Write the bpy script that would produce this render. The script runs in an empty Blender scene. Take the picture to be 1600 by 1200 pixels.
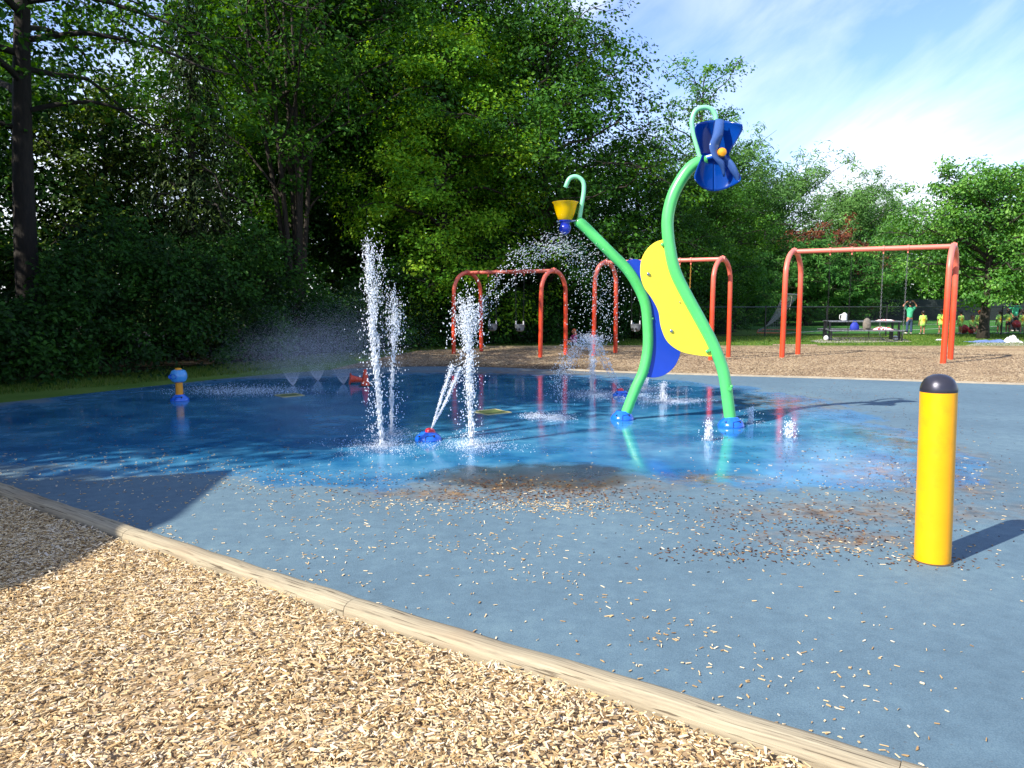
import bpy, math, random
import numpy as np
from mathutils import Vector, Matrix
rng = np.random.default_rng(7)
random.seed(7)
S = bpy.context.scene
COL = S.collection
PI = math.pi
# ------------------------------------------------------------------ camera maths
F = 1170.0
TH = math.atan(128 / F)
CT, ST = math.cos(TH), math.sin(TH)
CAMZ = 1.6
def ray(u, v):
    x = (u - 800) / F; y = (v - 600) / F
    return np.array([x, CT - y * ST, -(ST + y * CT)])
def gp(u, v, z=0.0):
    d = ray(u, v); t = (z - CAMZ) / d[2]
    return np.array([0, 0, CAMZ]) + d * t
def at(u, v, Y):
    d = ray(u, v)
    return np.array([0, 0, CAMZ]) + d * (Y / d[1])
# ------------------------------------------------------------------ helpers
def lin(h):
    c = [int(h[i:i + 2], 16) / 255 for i in (0, 2, 4)]
    return tuple((x / 12.92 if x <= .04045 else ((x + .055) / 1.055) ** 2.4) for x in c) + (1,)
def npmesh(name, V, Fc, mat=None, smooth=False, attr=None, mats=None, midx=None):
    """V (n,3); Fc: (m,k) array or list of arrays with different k"""
    me = bpy.data.meshes.new(name)
    V = np.asarray(V, dtype=np.float32)
    if not isinstance(Fc, list): Fc = [Fc]
    Fc = [np.asarray(f, dtype=np.int32) for f in Fc if len(f)]
    me.vertices.add(len(V)); me.vertices.foreach_set('co', V.ravel())
    nl = sum(f.size for f in Fc); npoly = sum(len(f) for f in Fc)
    me.loops.add(nl); me.loops.foreach_set('vertex_index', np.concatenate([f.ravel() for f in Fc]))
    me.polygons.add(npoly)
    tot = np.concatenate([np.full(len(f), f.shape[1], dtype=np.int32) for f in Fc])
    st = np.concatenate([[0], np.cumsum(tot)[:-1]]).astype(np.int32)
    me.polygons.foreach_set('loop_start', st)
    me.polygons.foreach_set('loop_total', tot)
    me.polygons.foreach_set('use_smooth', np.full(npoly, bool(smooth)))
    if midx is not None: me.polygons.foreach_set('material_index', np.asarray(midx, dtype=np.int32))
    me.update(calc_edges=True)
    if attr is not None:
        a = me.attributes.new('rnd', 'FLOAT', 'FACE'); a.data.foreach_set('value', np.asarray(attr, dtype=np.float32))
    for m in (mats or ([mat] if mat else [])): me.materials.append(m)
    return me
def link(name, data, parent=None, loc=None):
    o = bpy.data.objects.new(name, data); COL.objects.link(o)
    if parent: o.parent = parent
    if loc is not None: o.location = loc
    return o
def tag(o, label=None, cat=None, group=None, kind=None):
    if label: o['label'] = label
    if cat: o['category'] = cat
    if group: o['group'] = group
    if kind: o['kind'] = kind
    return o
def empty(name, loc, rz=0):
    o = link(name, None, None, Vector(loc)); o.rotation_euler = (0, 0, rz); o.empty_display_size = .1
    return o
def copy_tree(o, parent=None):
    c = o.copy(); COL.objects.link(c)
    if parent: c.parent = parent
    for ch in list(o.children): copy_tree(ch, c)
    return c

class MB:
    """collects polygons, builds ONE mesh"""
    def __init__(s): s.v = []; s.f = {}; s.n = 0
    def add(s, V, Fs):
        V = np.asarray(V, float).reshape(-1, 3)
        for f in Fs:
            s.f.setdefault(len(f), []).append([i + s.n for i in f])
        s.v.append(V); s.n += len(V); return s
    def box(s, c, d, R=None):
        c = np.array(c, float); d = np.array(d, float) / 2
        V = np.array([[x, y, z] for x in (-1, 1) for y in (-1, 1) for z in (-1, 1)]) * d
        if R is not None: V = V @ np.array(R.to_3x3()).T
        return s.add(V + c, [(0, 1, 3, 2), (4, 6, 7, 5), (0, 4, 5, 1), (2, 3, 7, 6), (0, 2, 6, 4), (1, 5, 7, 3)])
    def beam(s, a, b, w, h, roll=0):
        a = Vector(a); b = Vector(b); d = b - a
        q = d.to_track_quat('X', 'Z').to_matrix()
        return s.box((a + b) / 2, (d.length, w, h), q @ Matrix.Rotation(roll, 3, 'X'))
    def tube(s, P, r, seg=10, caps=True):
        P = np.asarray(P, float); n = len(P)
        r = np.broadcast_to(np.asarray(r, float), (n,))
        T = np.gradient(P, axis=0); T /= np.linalg.norm(T, axis=1)[:, None] + 1e-12
        up = np.array([0, 0, 1.]) if abs(T[0][2]) < .9 else np.array([1., 0, 0])
        N = np.cross(T[0], up); N /= np.linalg.norm(N)
        a = np.linspace(0, 2 * PI, seg, endpoint=False); ca, sa = np.cos(a), np.sin(a)
        V = []
        for i in range(n):
            N = N - T[i] * np.dot(N, T[i]); N /= np.linalg.norm(N) + 1e-12
            B = np.cross(T[i], N)
            V.append(P[i] + r[i] * (ca[:, None] * N + sa[:, None] * B))
        Fs = []
        for i in range(n - 1):
            for j in range(seg):
                k = (j + 1) % seg
                Fs.append((i * seg + j, i * seg + k, (i + 1) * seg + k, (i + 1) * seg + j))
        if caps: Fs.append(tuple(range(seg))[::-1]); Fs.append(tuple((n - 1) * seg + j for j in range(seg)))
        return s.add(np.concatenate(V), Fs)
    def lathe(s, prof, c=(0, 0, 0), seg=24, R=None, sx=1, sy=1):
        prof = np.asarray(prof, float); n = len(prof)
        a = np.linspace(0, 2 * PI, seg, endpoint=False)
        V = np.array([[r * math.cos(t) * sx, r * math.sin(t) * sy, z] for r, z in prof for t in a])
        if R is not None: V = V @ np.array(R.to_3x3()).T
        Fs = [(i * seg + j, i * seg + (j + 1) % seg, (i + 1) * seg + (j + 1) % seg, (i + 1) * seg + j) for i in range(n - 1) for j in range(seg)]
        if prof[0][0] > 1e-4: Fs.append(tuple(range(seg))[::-1])
        if prof[-1][0] > 1e-4: Fs.append(tuple((n - 1) * seg + j for j in range(seg)))
        return s.add(V + np.array(c, float), Fs)
    def ball(s, c, r, seg=16, sc=(1, 1, 1), R=None):
        k = seg // 2
        pr = [(max(1e-5, math.sin(PI * i / k)), -math.cos(PI * i / k)) for i in range(k + 1)]
        a = np.linspace(0, 2 * PI, seg, endpoint=False)
        V = np.array([[q * math.cos(t), q * math.sin(t), z] for q, z in pr for t in a]) * r * np.array(sc)
        if R is not None: V = V @ np.array(R.to_3x3()).T
        Fs = [(i * seg + j, i * seg + (j + 1) % seg, (i + 1) * seg + (j + 1) % seg, (i + 1) * seg + j) for i in range(k) for j in range(seg)]
        return s.add(V + np.array(c, float), Fs)
    def prism(s, pts, vec):
        pts = np.asarray(pts, float); n = len(pts); vec = np.asarray(vec, float)
        V = np.concatenate([pts, pts + vec])
        Fs = [tuple(range(n))[::-1], tuple(range(n, 2 * n))] + [(i, (i + 1) % n, n + (i + 1) % n, n + i) for i in range(n)]
        return s.add(V, Fs)
    def build(s, name, mat, parent=None, loc=None, smooth=True, bevel=0, attr=None, auto=35):
        me = npmesh(name, np.concatenate(s.v), [np.array(x) for x in s.f.values()], mat, smooth, attr)
        if smooth and auto:
            try: me.set_sharp_from_angle(angle=math.radians(auto))
            except Exception: pass
        o = link(name, me, parent, loc)
        if bevel:
            m = o.modifiers.new('Bevel', 'BEVEL'); m.width = bevel; m.segments = 2; m.limit_method = 'ANGLE'; m.angle_limit = .6
        return o
def spline(P, n=40, closed=False):
    P = np.asarray(P, float)
    if closed: Q = np.concatenate([P[-1:], P, P[:2]])
    else: Q = np.concatenate([2 * P[:1] - P[1:2], P, 2 * P[-1:] - P[-2:-1]])
    out = []; m = len(Q) - 3
    for k in range(n + (0 if closed else 1)):
        t = k / n * m; i = min(int(t), m - 1); t -= i
        a, b, c, d = Q[i:i + 4]
        out.append(.5 * (2 * b + (c - a) * t + (2 * a - 5 * b + 4 * c - d) * t * t + (3 * b - a - 3 * c + d) * t ** 3))
    return np.array(out)
# ------------------------------------------------------------------ materials
def nodes(name):
    m = bpy.data.materials.new(name); m.use_nodes = True
    nt = m.node_tree; b = nt.nodes['Principled BSDF']
    return m, nt, b
def N(nt, t, **k):
    n = nt.nodes.new(t)
    for a, v in k.items():
        if a in n.inputs: n.inputs[a].default_value = v
        else: setattr(n, a, v)
    return n
def ramp(nt, fac, stops, interp='LINEAR'):
    r = nt.nodes.new('ShaderNodeValToRGB'); r.color_ramp.interpolation = interp
    e = r.color_ramp.elements
    while len(e) > 1: e.remove(e[-1])
    for i, (p, c) in enumerate(stops):
        if i == 0: e[0].position = p; el = e[0]
        else: el = e.new(p)
        el.color = c if len(c) == 4 else tuple(c) + (1,)
    nt.links.new(fac, r.inputs[0]); return r.outputs[0]
def mth(nt, op, a, b=None, c=None, clamp=False):
    n = nt.nodes.new('ShaderNodeMath'); n.operation = op; n.use_clamp = clamp
    for i, x in enumerate((a, b, c)):
        if x is None: continue
        if isinstance(x, (int, float)): n.inputs[i].default_value = x
        else: nt.links.new(x, n.inputs[i])
    return n.outputs[0]
def mixc(nt, f, a, b, mode='MIX'):
    n = nt.nodes.new('ShaderNodeMix'); n.data_type = 'RGBA'; n.blend_type = mode
    for i, x in ((0, f), (6, a), (7, b)):
        if isinstance(x, (int, float)): n.inputs[i].default_value = x
        elif isinstance(x, tuple): n.inputs[i].default_value = x
        else: nt.links.new(x, n.inputs[i])
    return n.outputs[2]
def noise(nt, vec, scale, detail=4, rough=.55, out=0, dist=0):
    n = N(nt, 'ShaderNodeTexNoise'); n.inputs['Scale'].default_value = scale; n.inputs['Detail'].default_value = detail
    n.inputs['Roughness'].default_value = rough; n.inputs['Distortion'].default_value = dist
    if vec is not None: nt.links.new(vec, n.inputs['Vector'])
    return n.outputs[out]
def coords(nt, which='Object', scale=None):
    c = nt.nodes.new('ShaderNodeTexCoord').outputs[which]
    if scale:
        m = nt.nodes.new('ShaderNodeMapping'); m.inputs['Scale'].default_value = scale; nt.links.new(c, m.inputs[0]); return m.outputs[0]
    return c
def bump(nt, b, h, strength=.3, dist=.01):
    n = nt.nodes.new('ShaderNodeBump'); n.inputs['Strength'].default_value = strength; n.inputs['Distance'].default_value = dist
    nt.links.new(h, n.inputs['Height']); nt.links.new(n.outputs[0], b.inputs['Normal']); return n
def paint(name, col, rough=.4, var=.12, nscale=6, spec=.5, metal=0, coat=0, bumps=0.05, dirt=.0, dirtcol='5a4a38'):
    m, nt, b = nodes(name)
    c = lin(col) if isinstance(col, str) else col
    v = coords(nt)
    n1 = noise(nt, v, nscale, 5, .6)
    dark = tuple(x * (1 - var * 1.6) for x in c[:3]) + (1,); lite = tuple(min(1, x * (1 + var)) for x in c[:3]) + (1,)
    base = ramp(nt, n1, [(.3, dark), (.7, lite)])
    if dirt:
        n2 = noise(nt, v, nscale * 2.7, 6, .7)
        base = mixc(nt, mth(nt, 'MULTIPLY', ramp(nt, n2, [(.52, (0, 0, 0)), (.72, (1, 1, 1))]), dirt), base, lin(dirtcol))
    nt.links.new(base, b.inputs['Base Color'])
    rr = mth(nt, 'MULTIPLY_ADD', noise(nt, v, nscale * 4, 3), .25, rough - .12)
    nt.links.new(rr, b.inputs['Roughness'])
    b.inputs['Metallic'].default_value = metal
    b.inputs['Specular IOR Level'].default_value = spec
    b.inputs['Coat Weight'].default_value = coat; b.inputs['Coat Roughness'].default_value = .12
    if bumps: bump(nt, b, noise(nt, v, nscale * 25, 3), bumps, .004)
    return m
def leafmat(name, cols, trans=.3, rough=.55, spec=.16, dry=None):
    m, nt, b = nodes(name)
    at_ = N(nt, 'ShaderNodeAttribute'); at_.attribute_name = 'rnd'
    oi = N(nt, 'ShaderNodeObjectInfo')
    f = mth(nt, 'ADD', at_.outputs['Fac'], mth(nt, 'MULTIPLY_ADD', oi.outputs['Random'], .16, -.08))
    k = len(cols)
    c = ramp(nt, f, [(i / (k - 1), lin(x)) for i, x in enumerate(cols)])
    nt.links.new(c, b.inputs['Base Color'])
    b.inputs['Roughness'].default_value = rough; b.inputs['Specular IOR Level'].default_value = spec
    t = N(nt, 'ShaderNodeBsdfTranslucent')
    hs = N(nt, 'ShaderNodeHueSaturation'); hs.inputs['Hue'].default_value = .475; hs.inputs['Saturation'].default_value = 1.15; hs.inputs['Value'].default_value = 1.5
    nt.links.new(c, hs.inputs['Color']); nt.links.new(hs.outputs[0], t.inputs['Color'])
    mx = N(nt, 'ShaderNodeMixShader'); mx.inputs[0].default_value = trans
    nt.links.new(b.outputs[0], mx.inputs[1]); nt.links.new(t.outputs[0], mx.inputs[2])
    nt.links.new(mx.outputs[0], nt.nodes['Material Output'].inputs[0])
    return m
def barkmat(name, c1, c2):
    m, nt, b = nodes(name)
    v = coords(nt, 'Object', (6, 6, 1.2)); n1 = noise(nt, v, 3, 6, .65)
    nt.links.new(ramp(nt, n1, [(.3, lin(c1)), (.7, lin(c2))]), b.inputs['Base Color']); b.inputs['Roughness'].default_value = .9
    bump(nt, b, n1, .7, .03); return m
M = {}
M['coral'] = None
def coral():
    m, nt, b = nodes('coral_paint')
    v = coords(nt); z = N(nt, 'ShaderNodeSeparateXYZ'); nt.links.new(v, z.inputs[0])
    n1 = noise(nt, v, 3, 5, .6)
    f = mth(nt, 'MULTIPLY_ADD', n1, .5, mth(nt, 'MULTIPLY_ADD', z.outputs[2], .42, -.45))  # mist haze put into the colour: paler and pinker with height
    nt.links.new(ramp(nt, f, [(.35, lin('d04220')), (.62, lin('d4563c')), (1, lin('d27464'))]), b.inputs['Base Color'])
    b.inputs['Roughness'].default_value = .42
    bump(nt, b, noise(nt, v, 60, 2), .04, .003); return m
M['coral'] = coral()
M['green'] = paint('mint_green_paint', '55c268', .34, .07, 3, coat=.3, bumps=.02)
M['green_hook'] = paint('pale_mint_paint', '86d6a6', .35, .05, 4, coat=.2, bumps=.02)
M['yellow_panel'] = paint('yellow_board', 'f0d438', .45, .03, 2, bumps=.03)
M['blue_panel'] = paint('blue_board', '1840b0', .4, .04, 2, bumps=.03)
M['dome_blue'] = paint('blue_moulded_plastic', '1a66d2', .22, .05, 6, coat=.5, bumps=0)
M['deep_blue'] = paint('deep_blue_plastic', '1a30a8', .25, .05, 6, coat=.4, bumps=0)
M['sky_blue'] = paint('sky_blue_plastic', '4a9ad8', .3, .06, 6, coat=.3, bumps=0)
M['red_cap'] = paint('red_plastic', 'c8283a', .3, .06, 9, coat=.3, bumps=0)
M['amber'] = paint('amber_paint', 'e89812', .35, .05, 5, coat=.2, bumps=.02)
M['bollard'] = paint('bollard_yellow', 'eea600', .36, .05, 2.5, coat=.12, bumps=.06, dirt=.3, dirtcol='a87818')
M['cap_grey'] = paint('grey_metallic_cap', '3c3c46', .32, .08, 8, metal=.5, bumps=.03)
M['chrome'] = paint('steel_bolt', 'b8bcc0', .2, .04, 10, metal=1, bumps=0)
M['dark'] = paint('dark_hole', '0a0c12', .6, .05, 10, bumps=0)
M['black'] = paint('black_coated_metal', '15171a', .42, .15, 10, bumps=.05)
M['galv'] = paint('galvanised_chain', '9a9fa2', .4, .15, 20, metal=.8, bumps=0)
M['galv_dark'] = paint('dull_chain', '2c2f30', .5, .15, 20, metal=.5, bumps=0)
M['rope'] = paint('tan_plastic_sleeve', 'b98a3c', .6, .2, 20, bumps=.1)
M['rubber'] = paint('grey_rubber_seat', '70767a', .55, .12, 8)
M['white'] = paint('white_plastic', 'dcdcdc', .4, .05, 8, bumps=0)
M['cone'] = paint('orange_cone_plastic', 'd8431c', .45, .12, 8, dirt=.2)
M['concrete'] = paint('concrete', 'a39c90', .85, .12, 2, bumps=.3, dirt=.25)
M['fence_wood'] = paint('dark_green_boards', '1c2624', .75, .2, 3, bumps=.2)
M['goal_paint'] = paint('faded_orange_goal_tube', 'c46a3a', .5, .25, 3)
M['goal_pale'] = paint('pale_goal_tube', 'a89a88', .5, .25, 3)
M['net'] = paint('grey_net', '8a8c86', .8, .1, 3, bumps=0)
M['skin'] = paint('skin', 'b98062', .5, .06, 9, bumps=0)
M['skin2'] = paint('brown_skin', '7a4c34', .5, .06, 9, bumps=0)
M['hair_dark'] = paint('dark_hair', '1c1210', .5, .3, 30)
M['hair_brown'] = paint('brown_hair', '4a2a18', .5, .3, 30)
M['hair_ginger'] = paint('ginger_hair', '9c4a20', .5, .3, 30)
M['mint_shirt'] = paint('mint_shirt', '54cc9c', .8, .12, 5)
M['jeans'] = paint('jeans', '33486a', .85, .2, 10)
M['dark_cloth'] = paint('dark_cloth', '181c26', .85, .2, 10)
M['pink_cloth'] = paint('pink_cloth', 'b83a7a', .85, .2, 10)
M['red_cloth'] = paint('red_cloth', 'a81c24', .85, .2, 10)
M['shoe'] = paint('shoe', 'b8b4ae', .6, .2, 10)
M['redball'] = paint('red_ball', 'b02028', .35, .06, 4, bumps=0)
M['bluebag'] = paint('blue_bag', '1c2f9a', .7, .2, 12)
M['greybag'] = paint('grey_bag', '6e675e', .8, .2, 12)
M['bluetarp'] = paint('blue_tarp', '6a7fb0', .6, .2, 5)
def tiedye():
    m, nt, b = nodes('tie_dye_shirt')
    v = coords(nt); s = N(nt, 'ShaderNodeSeparateXYZ'); nt.links.new(v, s.inputs[0])
    dz = mth(nt, 'ABSOLUTE', mth(nt, 'SUBTRACT', s.outputs[2], .72)); dx = mth(nt, 'ABSOLUTE', s.outputs[0])
    d = mth(nt, 'ADD', mth(nt, 'MULTIPLY', dz, 4), mth(nt, 'MULTIPLY', dx, 6))
    d = mth(nt, 'ADD', d, mth(nt, 'MULTIPLY_ADD', noise(nt, v, 12, 4, .7), 1.2, -.6))
    nt.links.new(ramp(nt, d, [(.1, lin('e08a20')), (.45, lin('ecdf50')), (.8, lin('cdf070')), (1, lin('b0e870'))]), b.inputs['Base Color'])
    b.inputs['Roughness'].default_value = .85; return m
M['tiedye'] = tiedye()
def redcheck():
    m, nt, b = nodes('red_white_cloth')
    n1 = noise(nt, coords(nt), 14, 3)
    nt.links.new(ramp(nt, n1, [(.46, lin('b01c30')), (.52, lin('e8e0e0'))]), b.inputs['Base Color']); b.inputs['Roughness'].default_value = .8; return m
M['redcheck'] = redcheck()
def plastic_trans(name, col, tr=.45, rough=.15):
    m, nt, b = nodes(name)
    v = coords(nt); c = lin(col)
    cc = ramp(nt, noise(nt, v, 5, 3), [(.3, tuple(x * .85 for x in c[:3]) + (1,)), (.7, c)])
    nt.links.new(cc, b.inputs['Base Color']); b.inputs['Roughness'].default_value = rough
    t = N(nt, 'ShaderNodeBsdfTranslucent'); nt.links.new(cc, t.inputs[0])
    mx = N(nt, 'ShaderNodeMixShader'); mx.inputs[0].default_value = tr
    nt.links.new(b.outputs[0], mx.inputs[1]); nt.links.new(t.outputs[0], mx.inputs[2]); nt.links.new(mx.outputs[0], nt.nodes['Material Output'].inputs[0])
    return m
M['cup'] = plastic_trans('yellow_translucent_plastic', 'f2d000', .4)
M['petal'] = plastic_trans('blue_translucent_plastic', '0c4fb0', .5, .12)
M['petal_pale'] = plastic_trans('pale_blue_translucent_plastic', '4f74b8', .4, .12)
# water drops: white aerated water
def water(name, a=1.0):
    m, nt, b = nodes(name)
    b.inputs['Base Color'].default_value = (.93, .96, 1, 1); b.inputs['Roughness'].default_value = .25
    b.inputs['IOR'].default_value = 1.33; b.inputs['Transmission Weight'].default_value = 0
    t = N(nt, 'ShaderNodeBsdfTranslucent'); t.inputs[0].default_value = (.9, .95, 1, 1)
    mx = N(nt, 'ShaderNodeMixShader'); mx.inputs[0].default_value = .4
    nt.links.new(b.outputs[0], mx.inputs[1]); nt.links.new(t.outputs[0], mx.inputs[2])
    last = mx.outputs[0]
    if a < 1:
        tr = N(nt, 'ShaderNodeBsdfTransparent'); m2 = N(nt, 'ShaderNodeMixShader'); m2.inputs[0].default_value = a
        nt.links.new(tr.outputs[0], m2.inputs[1]); nt.links.new(last, m2.inputs[2]); last = m2.outputs[0]
    nt.links.new(last, nt.nodes['Material Output'].inputs[0]); return m
M['water'] = water('spray_water'); M['mist'] = water('fine_mist_water', .8)
LM = {
 'maple': leafmat('dark_maple_leaves', ['14300f', '264e16', '3c6c20', '5e882c'], .35),
 'lime': leafmat('light_green_leaves', ['2c561a', '4a8020', '78aa2a', 'a8c840'], .42),
 'right': leafmat('mid_green_leaves', ['244a1e', '3a6c28', '588c34', '7aa848'], .34, .45, .35),
 'willow': leafmat('grey_green_willow_leaves', ['34542a', '4c7436', '64904a', '7ea058'], .3),
 'spruce': leafmat('spruce_needles', ['10200f', '1e3318', '34481f', '4a5a28'], .1),
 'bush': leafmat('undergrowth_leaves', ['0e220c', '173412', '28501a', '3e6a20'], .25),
 'sumac': leafmat('bright_shrub_leaves', ['244c24', '36662c', '4e8238', '6c9848'], .32),
 'brown': leafmat('dry_brown_leaves', ['3a2418', '5a3424', '7a4830', '8a6a40'], .2),
 'pale': leafmat('olive_tree_leaves', ['2c4418', '486426', '6f8a38', '98a85a'], .35),
}
BK = barkmat('grey_brown_bark', '1a1612', '3c342a'); BKD = barkmat('dark_bark', '120f0c', '2a241d'); BKP = barkmat('pale_twigs', '5a5344', '8a8270')
# ------------------------------------------------------------------ leaves & trees
def leaves(C, Nrm, size, aspect=.62, rnd=None, dirs=None, fold=.12):
    n = len(C)
    if dirs is None: dirs = rng.normal(size=(n, 3))
    Nrm = Nrm / (np.linalg.norm(Nrm, axis=1)[:, None] + 1e-9)
    D = dirs - Nrm * np.sum(dirs * Nrm, axis=1)[:, None]; D /= np.linalg.norm(D, axis=1)[:, None] + 1e-9
    W = np.cross(Nrm, D)
    s = size * (0.65 + .7 * rng.random(n)); s = s[:, None]
    V = np.empty((n, 4, 3))
    V[:, 0] = C - D * s * .5; V[:, 2] = C + D * s * .5
    V[:, 1] = C + D * s * .02 + W * s * aspect * .5 + Nrm * s * fold
    V[:, 3] = C + D * s * .02 - W * s * aspect * .5 + Nrm * s * fold
    Fc = np.arange(n * 4).reshape(n, 4)
    return V.reshape(-1, 3), Fc
def cluster_leaves(CC, cr, per, size, flat=.5, outw=None, aspect=.62, rnds=None, hang=0):
    n = len(CC); tot = n * per
    P = rng.normal(size=(tot, 3)); P /= np.linalg.norm(P, axis=1)[:, None]
    rr = rng.random(tot) ** .5
    idx = np.repeat(np.arange(n), per)
    crr = np.asarray(cr) if np.ndim(cr) else np.full(n, cr)
    P = P * rr[:, None] * crr[idx][:, None]; P[:, 2] *= flat
    C = CC[idx] + P
    nr = P / (crr[idx][:, None]) * .8 + np.array([0, 0, .75]) + rng.normal(size=(tot, 3)) * .5
    if outw is not None: nr += outw[idx] * .4
    dirs = None
    if hang: dirs = rng.normal(size=(tot, 3)) * .5 + np.array([0, 0, -hang])
    V, Fc = leaves(C, nr, size, aspect, dirs=dirs)
    cl = rng.random(n) if rnds is None else rnds
    a = np.clip(cl[idx] * .55 + rng.random(tot) * .45, 0, 1)
    return V, Fc, a
def tree_meshes(name, H, base, R, limbs, seed, leaf='maple', lsize=.13, per=60, cr=.75, trunk_r=.25, up=.35, droop=.15, prof='oval', stems=1, bark=None, sub=5, flat=.5, aspect=.62, lean=(0, 0), hang=0):
    global rng
    keep = rng; rng = np.random.default_rng(seed)
    mb = MB(); bark = bark or BK
    CC = []; OUT = []; CR = []
    def trunk_pt(t, st):
        return np.array([lean[0] * t * t * H + st[0] * t + .25 * math.sin(3 * t + st[2]) * t, lean[1] * t * t * H + st[1] * t + .25 * math.cos(2.3 * t + st[2]) * t, t * H])
    sts = [(0, 0, rng.random() * 6)] + [((rng.random() - .5) * R * .9, (rng.random() - .5) * R * .9, rng.random() * 6) for _ in range(stems - 1)]
    for st in sts:
        P = np.array([trunk_pt(t, st) for t in np.linspace(0, .88, 12)]); P[0, 2] = -.15
        r = trunk_r / (1 if stems == 1 else 1.4) * (1 - np.linspace(0, 1, 12)) ** .8 + .02; r[0] *= 1.35
        mb.tube(P, r, 8)
    for k in range(limbs):
        st = sts[k % len(sts)]
        f = (k + .5) / limbs
        h = base + (H - base) * (f ** .85) * .97
        t = h / H
        rel = (h - base) / (H - base)
        if prof == 'oval': w = math.sin(PI * (.12 + .80 * rel)) ** .7
        elif prof == 'cone': w = (1 - rel) * .95 + .08
        elif prof == 'vase': w = .45 + .6 * math.sin(PI * min(1, rel * .9 + .05))
        else: w = 1
        L = R * w * (.7 + .5 * rng.random())
        az = k * 2.399 + rng.random() * .9
        p0 = trunk_pt(max(.02, t - .06 - .1 * up), st)
        d = np.array([math.cos(az), math.sin(az), 0])
        rise = up * L * (.6 + .8 * rng.random()) * (1.4 if rel > .7 else 1)
        q = [p0 + d * L * s + np.array([0, 0, rise * s ** .8 - droop * L * s * s]) + rng.normal(size=3) * .06 * L * s for s in np.linspace(0, 1, 6)]
        q = spline(q, 10)
        r0 = max(.015, trunk_r * .42 * (1 - t * .75)) * min(1.3, L / R + .3)
        mb.tube(q, r0 * (1 - np.linspace(0, 1, 11)) ** .9 + .008, 5, caps=False)
        m = max(2, int(sub * L / R * 2.2))
        for j in range(m):
            s = .28 + .72 * ((j + rng.random()) / m)
            pt = q[min(10, int(s * 10))]
            off = rng.normal(size=3) * np.array([.19, .19, .14]) * L * (.6 + s * .4)
            c = pt + off
            CC.append(c); OUT.append(d); CR.append(cr * (.6 + .7 * rng.random()))
            if j % 2 == 0:
                mb.tube(np.array([pt, (pt + c) / 2 + rng.normal(size=3) * .05, c]), [.02, .012, .006], 3, caps=False)
    CC = np.array(CC); OUT = np.array(OUT); CR = np.array(CR)
    V, Fc, a = cluster_leaves(CC, CR, per, lsize, flat, OUT, aspect, hang=hang)
    crown = npmesh(name + '_crown', V, Fc, LM[leaf], attr=a)
    tm = npmesh(name + '_trunk', np.concatenate(mb.v), [np.array(x) for x in mb.f.values()], bark, True)
    rng = keep
    return tm, crown
PROTO = {}
def proto(key, **k): PROTO[key] = tree_meshes(key, **k)
proto('maple_a', H=17, base=4.2, R=5.2, limbs=46, seed=1, leaf='maple', lsize=.16, per=105, cr=.95, trunk_r=.30, sub=5, flat=.68)
proto('maple_b', H=15, base=3.5, R=4.6, limbs=40, seed=2, leaf='maple', lsize=.15, per=90, cr=.9, trunk_r=.24, stems=3, prof='vase', sub=5, flat=.65)
proto('maple_c', H=13, base=1.5, R=4.3, limbs=44, seed=3, leaf='maple', lsize=.15, per=105, cr=.9, trunk_r=.2, sub=5, flat=.7)
proto('lime', H=12.5, base=1.2, R=3.8, limbs=54, seed=4, leaf='lime', lsize=.125, per=120, cr=.82, trunk_r=.2, sub=6, droop=.3, flat=.6)
proto('sparse', H=16, base=3, R=3.2, limbs=34, seed=5, leaf='right', lsize=.17, per=42, cr=.7, trunk_r=.2, sub=4, up=.6)
proto('right', H=7.3, base=2.0, R=4.0, limbs=44, seed=6, leaf='right', lsize=.14, per=70, cr=.62, trunk_r=.2, sub=6, flat=.6, hang=.6, stems=1)
proto('willow', H=13, base=.8, R=5.5, limbs=56, seed=8, leaf='willow', lsize=.42, per=60, cr=1.0, trunk_r=.3, sub=5, aspect=.2, up=.7, droop=.1, flat=.9)
proto('spruce', H=11, base=.8, R=3.2, limbs=60, seed=9, leaf='spruce', lsize=.2, per=60, cr=.5, trunk_r=.18, sub=5, prof='cone', up=-.1, droop=.4, aspect=.22, flat=1.2, hang=1.5, bark=BKD)
proto('pale', H=9, base=1.0, R=3.6, limbs=44, seed=10, leaf='pale', lsize=.14, per=66, cr=.7, trunk_r=.16, sub=5)
proto('sumac', H=4.2, base=.3, R=2.6, limbs=34, seed=11, leaf='sumac', lsize=.2, per=44, cr=.5, trunk_r=.07, sub=5, aspect=.35, stems=3, up=.5)
proto('brown', H=5.5, base=.8, R=2.2, limbs=36, seed=12, leaf='brown', lsize=.16, per=34, cr=.5, trunk_r=.07, sub=4, stems=3, up=.8, bark=BKP)
proto('shrub', H=4.5, base=.25, R=2.4, limbs=34, seed=13, leaf='bush', lsize=.13, per=66, cr=.6, trunk_r=.07, sub=5, stems=3, up=.5)
proto('dense', H=12.5, base=2.2, R=4.4, limbs=50, seed=21, leaf='maple', lsize=.2, per=130, cr=.95, trunk_r=.22, sub=6, flat=.7)
proto('trunk', H=17, base=6.6, R=6.0, limbs=40, seed=22, leaf='maple', lsize=.16, per=46, cr=.75, trunk_r=.25, sub=5, lean=(-.05, 0), droop=.35, up=.25, bark=BKD)
proto('stems', H=15, base=6, R=4.2, limbs=38, seed=31, leaf='maple', lsize=.15, per=60, cr=.8, trunk_r=.13, stems=6, prof='vase', up=.9, sub=5, flat=.6)
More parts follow.
